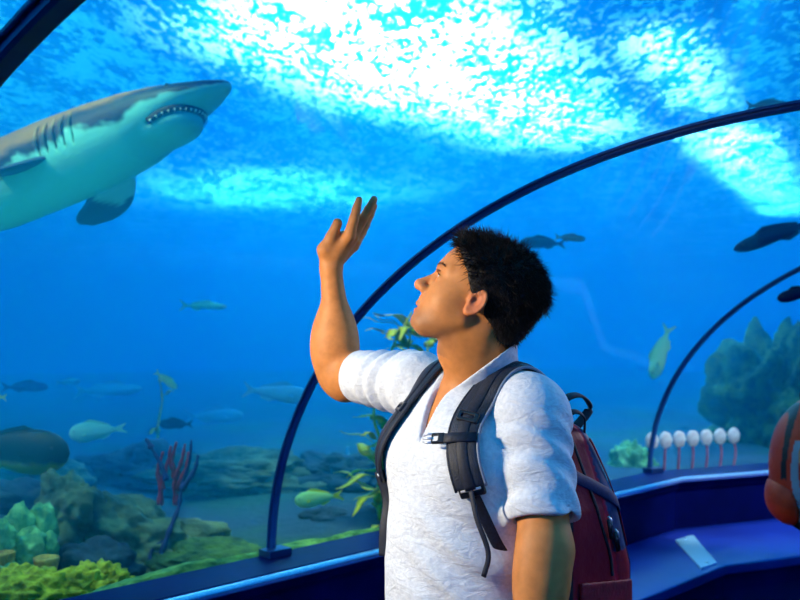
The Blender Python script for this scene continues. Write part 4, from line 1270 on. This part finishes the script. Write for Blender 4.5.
fish('fish', 'pale fish with its upright fin standing over the far mound by the hoop', 'fish', 346, 462, 6.0, .22, (.1, .4, 1), F4, .16, .06)
fish('fish', 'faint pale fish low behind the shirt hem, right of the yellow-tailed fish', 'fish', 368, 488, 6.0, .24, (1, .2, .1), F4, .13, .07)
fish('fish', 'blue fish just behind the back of the head of the man', 'fish', 543, 243, 5.2, .26, (-1, .1, .05), F8, .13, .07)
fish('fish', 'thin brown fish right of the blue one, behind the head of the man', 'fish', 570, 238, 5.6, .20, (1, .1, -.05), F7, .10, .06)
fish('fish', 'large dark navy fish slanting up at the right edge above the farther hoop', 'fish', 776, 235, 4.6, .44, (-1, .2, -.36), F8, .085, .06, .14, .09, .6)
fish('fish', 'dark navy fish half out of frame at the right edge, under the farther hoop', 'fish', 800, 293, 4.4, .22, (-1, .2, -.28), F8, .14, .08)
fish('fish', 'small brown and yellow fish just over the top of the middle hoop', 'fish', 768, 106, 4.4, .23, (1, .1, .02), F7, .12, .08)
fish('fish', 'fish shape standing in for a pale greenish reflection at the left side of the farther hoop', 'fish', 661, 352, 6.6, .42, (-.28, .1, -1), F5, .13, .06)  # reflected smear modelled as a fish
fish('fish', 'green leaf-shaped fish tail poking in at the left edge above the grouper', 'fish', -8, 396, 4.6, .16, (-1, .1, .1), F5, .18, .07)

# ------------------------------------------------------------------ shark
SK = P(231, 84, 3.55)
fw = A(.87, -.36, .255); fw /= np.linalg.norm(fw)
roll = math.radians(8)
s0 = np.cross(A(0, 0, 1), fw); s0 /= np.linalg.norm(s0); u0 = np.cross(fw, s0)       # s0 = shark's left (away from camera)
upv = u0*math.cos(roll)+s0*math.sin(roll); lf = s0*math.cos(roll)-u0*math.sin(roll)
RS = np.stack([fw, lf, upv], 1)
xs = [0, .03, .10, .20, .32, .46, .65, .90, 1.25, 1.7, 2.1, 2.45, 2.7]
ws = [.012, .040, .080, .118, .150, .172, .185, .188, .185, .150, .100, .055, .035]
hu = [.010, .026, .046, .070, .098, .125, .150, .172, .185, .150, .100, .055, .035]
hl = [.010, .022, .040, .066, .120, .170, .195, .200, .195, .150, .100, .050, .030]
def shark_q(p): return (p-SK)@RS
def shark_body(p):
    q = shark_q(p); x = -q[:, 0]+.12*np.clip(-q[:, 0]-1.0, 0, 9)**2*0
    w_ = np.interp(x, xs, ws); h = np.where(q[:, 2] > 0, np.interp(x, xs, hu), np.interp(x, xs, hl))
    r = np.sqrt((q[:, 1]/w_)**2+(q[:, 2]/h)**2)
    d = (r-1)*np.minimum(w_, h)*.8
    d = smax(d, -x-.002, .02); d = smax(d, x-2.7, .02)
    # jaw bulge
    d = smin(d, ell(q, (-.30, 0, -.085), (.13, .105, .055)), .03)
    # mouth groove
    for i in range(len(mouth)-1): d = smax(d, -cone(q, mouth[i], mouth[i+1], .011, .011), .006)
    # gills
    for s in (-1, 1):
        for k in range(5):
            x0 = -.66-.045*k
            d = smax(d, -ell(q, (x0-.0, .185*s, .005), (.005, .05, .075)), .008)
        d = smax(d, -ell(q, (-.225, .125*s, .045), (.012, .02, .009)), .004)
        d = smin(d, ell(q, (-.225, .104*s, .040), (.012, .011, .010)), .003)
    return d
def mouth_pt(a):
    """horseshoe mouth on the underside"""
    y = .112*math.sin(a); x = -.165-.175*(1-math.cos(a))/(1-math.cos(1.55))*1.0
    w_ = np.interp(-x, xs, ws); h = np.interp(-x, xs, hl)
    z = -h*math.sqrt(max(0, 1-(y/w_)**2))
    return A(x, y, z)
mouth = [mouth_pt(a) for a in np.linspace(-1.5, 1.5, 15)]
# push mouth points onto the bulged jaw
_m = mouth; mouth = []
base_f = shark_body
mp = np.array(_m); wpt = SK+mp@RS.T
for _ in range(6): wpt = wpt-grad(base_f, wpt)*base_f(wpt)[:, None]
mouth = [tuple(x) for x in shark_q(wpt)]
def shark_col(V):
    q = shark_q(V); x = -q[:, 0]
    h = np.where(q[:, 2] > 0, np.interp(x, xs, hu), np.interp(x, xs, hl)); zz = q[:, 2]/h
    n = fnoise(q, 26, 3)*.25+fnoise(q, 75, 4)*.14+fnoise(q, 160, 9)*.06
    back = np.clip((zz+.10*np.clip((x-.5)*2, -1, 1)+n*1.1+.22)/.14, 0, 1)[:, None]
    brown = np.array(srgb(168, 104, 52)[:3]); slate = np.array(srgb(16, 24, 48)[:3]); belly = np.array(srgb(132, 205, 186)[:3])
    tan = np.clip((zz-.34+.75*np.clip(x-.45, -.3, .5)+n*.8)/.25, 0, 1)[:, None]
    b = slate*(1-tan)+brown*tan
    C = belly*(1-back)+b*back
    for k in range(5):
        m = (np.abs(x-.66-.045*k) < .005) & (np.abs(q[:, 2]-.005) < .07) & (np.abs(q[:, 1]) > .12)
        C[m] *= .35
    return C
shark = empty('shark', tuple(map(float, SK+fw*-1.2))); tag(shark, 'big brown-backed shark with a pale belly and toothy mouth, upper left', 'shark')
t = NT('shark_skin'); vc = t.n('ShaderNodeVertexColor', layer_name='tint').outputs[0]; v = t.coord('Object')
M['shark'] = t.pbr(vc, .5, 0, t.bump(t.noise(v, 60, 5), .3, .008), .4)
lo = np.min([SK, SK-fw*2.75], 0)-.3; hi = np.max([SK, SK-fw*2.75], 0)+.3
o = sdf_obj('body', shark_body, lo, hi, .007, M['shark'], color=shark_col, slack=2.2); reparent(shark, o)
mw = SK+np.array(mouth)@RS.T
inner = mw+upv*.006
M['mouth'] = NT('mouth_dark').pbr(srgb(30, 16, 26), .6)
o = link('mouth', mesh('mouth', *tube_path(spline(inner, 3), .014, 8)), M['mouth']); reparent(shark, o)
M['tooth'] = NT('tooth').pbr(srgb(226, 226, 208), .3)
ms = spline(mw, 6); V = []; F = []
for i in range(3, len(ms)-3, 4):
    tdir = ms[i+1]-ms[i-1]; tdir /= np.linalg.norm(tdir)
    inw = np.cross(tdir, upv); inw /= np.linalg.norm(inw)
    for sg in (-1, 1):
        b0 = ms[i]+inw*sg*.015-upv*.004; tip = ms[i]-inw*sg*.001-upv*.013
        b = len(V); V += [b0+tdir*.0048, b0-tdir*.0048, b0-upv*.008, tip]
        F += [(b, b+1, b+3), (b+1, b+2, b+3), (b+2, b, b+3), (b, b+2, b+1)]
o = link('teeth', mesh('teeth', V, F), M['tooth'], smooth=False); reparent(shark, o)
for s in (-1, 1):
    c = SK+A(-.225, .107*s, .040)@RS.T
    bm = bmesh.new(); bmesh.ops.create_uvsphere(bm, u_segments=14, v_segments=10, radius=.009); me = bpy.data.meshes.new('eye'); bm.to_mesh(me); bm.free()
    e = link('eye', me, M['plastic']); e.location = tuple(map(float, c)); bpy.context.view_layer.update(); reparent(shark, e)
# fins: flattened shapes in shark space
def fin(name, root_a, root_b, tip, back, th, lab=None):
    """root_a/root_b leading and trailing root, tip leading tip, back trailing tip"""
    ra, rb_, tp, bk = (A(*x) for x in (root_a, root_b, tip, back)); n, m = 16, 10; V = []; F = []
    nrm = np.cross(tp-ra, rb_-ra); nrm /= np.linalg.norm(nrm)
    for i in range(n+1):
        q = i/n; le = ra*(1-q)+tp*q+(rb_-ra)*-.10*math.sin(math.pi*q); te = rb_*(1-q)+bk*q+(ra-rb_)*.18*math.sin(math.pi*q)
        sh_ = math.sqrt(max(0, 1-q**3)) if i > n*.7 else 1
        sh_ = math.sqrt(max(.0004, 1-(max(0, q-.6)/.4)**2)); mid = (le+te)/2
        for k in range(m*2):
            a = 2*math.pi*k/(m*2); cx = math.cos(a); V.append(mid+(te-le)*.5*cx*sh_+nrm*th*(1-q*.75)*math.sin(a)*sh_)
    for i in range(n):
        for k in range(m*2): F.append((i*2*m+k, i*2*m+(k+1) % (2*m), (i+1)*2*m+(k+1) % (2*m), (i+1)*2*m+k))
    V = np.array(V); W = SK+V@RS.T
    me = mesh(name, W, F); at = me.color_attributes.new('tint', 'FLOAT_COLOR', 'POINT')
    C = np.ones((len(W), 4), np.float32); L_ = np.linalg.norm(V-(ra+rb_)/2, axis=1)
    under = (fnoise(V, 40, 7)*.15+L_/np.linalg.norm(tp-ra)) < .42
    if root_a[0] < -.7: under = under & False
    C[:, :3] = np.where(under[:, None], np.array(srgb(150, 190, 186)[:3]), np.array(srgb(44, 60, 92)[:3])); at.data.foreach_set('color', C.ravel())
    o = link(name, me, M['shark']); reparent(shark, o)
fin('pectoral_fin', (-.80, -.15, -.07), (-1.06, -.15, -.06), (-1.05, -.45, -.20), (-1.25, -.40, -.16), .022)
fin('pectoral_fin', (-.60, .12, -.10), (-.86, .13, -.10), (-.88, .36, -.20), (-1.20, .30, -.15), .022)
fin('dorsal_fin', (-1.25, 0, .15), (-1.55, 0, .13), (-1.50, 0, .42), (-1.62, 0, .38), .02)
fin('dorsal_fin', (-1.85, 0, .11), (-2.05, 0, .08), (-2.0, 0, .26), (-2.1, 0, .24), .015)
fin('tail_fin', (-2.55, 0, .03), (-2.70, 0, .0), (-3.1, 0, .45), (-3.15, 0, .34), .016)
def spot(name, loc, target, power, color, size=.15, angle=40, blend=.4):
    l = bpy.data.lights.new(name, 'SPOT'); l.energy = power; l.color = color; l.shadow_soft_size = size
    l.spot_size = math.radians(angle); l.spot_blend = blend
    o = bpy.data.objects.new(name, l); COL.objects.link(o); o.location = loc
    o.rotation_euler = (Vector(target)-Vector(loc)).to_track_quat('-Z', 'Y').to_euler(); return o
spot('tunnel_or_added_spot', (-1.2, 1.46, 1.8), (.05, 1.95, 1.42), 124, (1, .86, .62), .06, 50)
spot('tunnel_or_added_spot', (1.9, 2.9, 2.0), (.2, 1.9, 1.4), 38, (1, .9, .9), .2, 50)

# spots added in the water to brighten shark, reef, kelp and discs
spot('added_water_spot', (-1.65, 2.75, .75), tuple(SK-fw*.45), 60, (.12, .95, .75), .05, 60)  # added for the teal light on the shark's belly
spot('added_water_spot', (-3.4, 2.6, 3.85), tuple(SK-fw*.9), 430, (1, .72, .4), .08, 60)
spot('added_water_spot', (-1.6, 3.0, 3.6), (-1.2, 3.6, .7), 190, (.6, 1, .6), .1, 60)  # added above the reef to light it
spot('added_water_spot', (-.3, 4.0, 3.9), (.05, 4.5, 1.3), 480, (1, .85, .3), .1, 50)  # added because the kelp came out too dark
spot('added_water_spot', (2.2, 5.6, 3.9), (2.0, 5.85, .8), 420, (1, .9, .85), .1, 40)  # added to brighten the pale discs
spot('tunnel_or_added_spot', (2.6, 4.4, 2.0), (2.2, 5.35, .75), 110, (.85, 1, .95), .1, 60)  # added spot that makes the far rail shine
spot('tunnel_or_added_spot', (1.9, .9, 1.7), (.2, 1.8, 1.3), 8, (1, .84, .7), .25, 60)  # added weak fill for the shaded side of the man's arm
spot('added_water_spot', (1.9, 8.2, 3.9), (1.75, 8.0, .7), 450, (.4, .9, 1), .3, 70, 1.0)  # added for a pale cyan glow in the far water
# ------------------------------------------------------------------ water body, surface, light
WS = 4.0
def water_body():
    x0, x1, y0, y1, z0, z1 = -20, 28, -9, 34, .3, WS+.02
    V = [(x, y, z) for z in (z0, z1) for x, y in ((x0,y0),(x1,y0),(x1,y1),(x0,y1))]
    F = [(3,2,1,0),(4,5,6,7),(0,1,5,4),(1,2,6,5),(2,3,7,6),(3,0,4,7)]
    pr = arch(0, .02, 48, LEDGE) + [(2*HALF+.02, .2), (-.02, .2)]
    # the tunnel cavity dips under the water box: keep it closed and above its floor
    pr = arch(0, .02, 48, LEDGE) + [(2*HALF+.02, .32), (-.02, .32)]
    rows = sections(pr, 4); m = len(pr); b = len(V)
    V += [v for r in rows for v in r]
    for i in range(len(rows)-1):
        for j in range(m):
            k = (j+1) % m
            F.append((b+i*m+j, b+i*m+k, b+(i+1)*m+k, b+(i+1)*m+j))
    F.append(tuple(b+j for j in range(m))[::-1]); F.append(tuple(b+(len(rows)-1)*m+j for j in range(m)))
    # the cavity shell must face the walkway: away from the water
    W = np.array(V[b:], float); T = [f for f in F[6:]]
    vol = 0.0
    for f in T:
        p = [np.array(V[i], float)-W[0] for i in f]
        for i in range(1, len(p)-1): vol += np.dot(p[0], np.cross(p[i], p[i+1]))
    if vol > 0: F[6:] = [f[::-1] for f in T]
    t = NT('tank_water')
    ab = t.n('ShaderNodeVolumeAbsorption', ins={'Color': (0, .74, 1, 1), 'Density': .30})
    sc = t.n('ShaderNodeVolumeScatter', ins={'Color': (.012, .57, 1, 1), 'Density': .14, 'Anisotropy': .2})
    ad = t.n('ShaderNodeAddShader', ins={0: ab.outputs[0], 1: sc.outputs[0]})
    t.l(ad.outputs[0], t.out.inputs['Volume'])
    return tag(link('water', mesh('water', V, F), t.m, smooth=False), 'clear blue sea water filling the tank around the tunnel', kind='structure')
water_body()

t = NT('water_surface')
v = t.coord('Object', (1, 1, 1))
rot = t.coord('Object', (1.5, .62, 1), (0, 0, math.radians(-14)))
n1 = t.noise(rot, 3.2, 3, .55, .6)
n2 = t.noise(rot, 11, 2, .6, .3)
n0 = t.noise(rot, 1.15, 2, .5, .8)
h = t.math('ADD', t.math('MULTIPLY', n1, 1.0), t.math('MULTIPLY', n2, .45))
bmp = t.bump(h, 1.0, .25)
# glitter put into the colour as white noise flecks, lit from above
fl = t.math('ADD', t.math('ADD', t.math('MULTIPLY', n1, .40), t.math('MULTIPLY', n2, .58)), t.math('MULTIPLY', n0, .26))
fl = t.ramp(fl, [(.595, 0.0), (.665, 1.0)])
trl = t.n('ShaderNodeBsdfTranslucent', ins={'Color': t.mix(fl, (.02, .50, 1, 1), (.95, .99, 1, 1))})
glo = t.n('ShaderNodeBsdfGlossy', ins={'Roughness': .12, 'Color': (.25, .8, 1, 1), 'Normal': bmp})
bt = t.n('ShaderNodeBsdfTransparent', ins={'Color': (.1, .55, 1, 1)})
base = glo
fac = t.math('ADD', t.math('MULTIPLY', fl, .55), .35)
mx = t.n('ShaderNodeMixShader', ins={0: fac, 1: glo.outputs[0], 2: trl.outputs[0]})
t.l(mx.outputs[0], t.out.inputs['Surface'])
surf = link('water_surface', mesh('water_surface', [(-20,-9,WS),(28,-9,WS),(28,34,WS),(-20,34,WS)], [(0,1,2,3)]), t.m, smooth=False)
tag(surf, 'rippled water surface high above the tunnel, its glitter put in as white flecks', kind='structure')

# unseen area lights above the tank, laid out to draw the glitter bands
def area(name, loc, size, power, color=(1,1,1), rot=(0,0,0), spread=180):
    l = bpy.data.lights.new(name, 'AREA'); l.shape = 'RECTANGLE'; l.size, l.size_y = size
    l.energy = power; l.color = color; l.spread = math.radians(spread)
    o = bpy.data.objects.new(name, l); COL.objects.link(o); o.location = loc; o.rotation_euler = rot; return o
def band_lamp(a, b, width, power, z=WS+.9, spread=60, color=(.92, .98, 1)):
    a = Vector(a); b = Vector(b); d = b-a
    return area('glitter_lamp', ((a.x+b.x)/2, (a.y+b.y)/2, z), (d.length, width), power, color, (0, 0, math.atan2(d.y, d.x)), spread)
def sp(px, py):
    Y = (WS-CAMZ)*FPX/(HOR-py); return ((px-400)/FPX*Y, Y)
band_lamp(sp(330, -10), sp(560, 140), .6, 900, WS+1.3, spread=100)
band_lamp(sp(260, 20), sp(420, 110), .5, 260, WS+1.2, spread=90)
band_lamp(sp(655, 30), sp(705, 110), .12, 50)
band_lamp(sp(720, 130), sp(790, 215), .35, 900, WS+1.2)
band_lamp(sp(200, 185), sp(330, 200), 3.0, 650, WS+2, 120, (.6, .95, 1))

# world: the deep open water of the tank beyond what is built
w = bpy.data.worlds.new('deep_water'); S.world = w; w.use_nodes = True
nt = w.node_tree; nt.nodes.clear()
def wn(typ, **k):
    n = nt.nodes.new(typ); ins = k.pop('ins', {})
    for a, b in k.items(): setattr(n, a, b)
    for a, b in ins.items():
        if isinstance(b, bpy.types.NodeSocket): nt.links.new(b, n.inputs[a])
        else: n.inputs[a].default_value = b
    return n
tc = wn('ShaderNodeTexCoord')
sep = wn('ShaderNodeSeparateXYZ', ins={0: tc.outputs['Generated']})
mr = wn('ShaderNodeMapRange', ins={'Value': sep.outputs['Z'], 'From Min': -.3, 'From Max': .5})
cr = wn('ShaderNodeValToRGB', ins={'Fac': mr.outputs[0]})
st = [(0, srgb(0, 30, 110)), (.2, srgb(0, 76, 180)), (.38, srgb(0, 122, 232)), (.55, srgb(10, 180, 255)), (1, srgb(60, 220, 255))]
while len(cr.color_ramp.elements) < len(st): cr.color_ramp.elements.new(.5)
for e, (p, c) in zip(cr.color_ramp.elements, st): e.position = p; e.color = c
bg = wn('ShaderNodeBackground', ins={'Color': cr.outputs[0], 'Strength': 1.75})
wo = wn('ShaderNodeOutputWorld'); nt.links.new(bg.outputs[0], wo.inputs[0])

# camera
cd = bpy.data.cameras.new('camera'); cam = bpy.data.objects.new('camera', cd); COL.objects.link(cam)
cam.location = (0, 0, CAMZ); cam.rotation_euler = (math.radians(90), 0, 0)
cd.sensor_width = 36; cd.lens = FPX/800*36; cd.shift_y = (HOR-300)/800
cd.dof.use_dof = True; cd.dof.focus_distance = 1.85; cd.dof.aperture_fstop = 4.5
cd.clip_end = 200
S.camera = cam
S.view_settings.view_transform = 'Standard'; S.view_settings.look = 'None'
S.view_settings.exposure = 0; S.view_settings.gamma = 1; S.view_settings.use_curve_mapping = False
c = S.cycles
c.transparent_max_bounces = 32; c.max_bounces = 8; c.volume_bounces = 2; c.diffuse_bounces = 3; c.glossy_bounces = 3
c.use_denoising = True; c.caustics_reflective = False; c.caustics_refractive = False; c.sample_clamp_indirect = 5
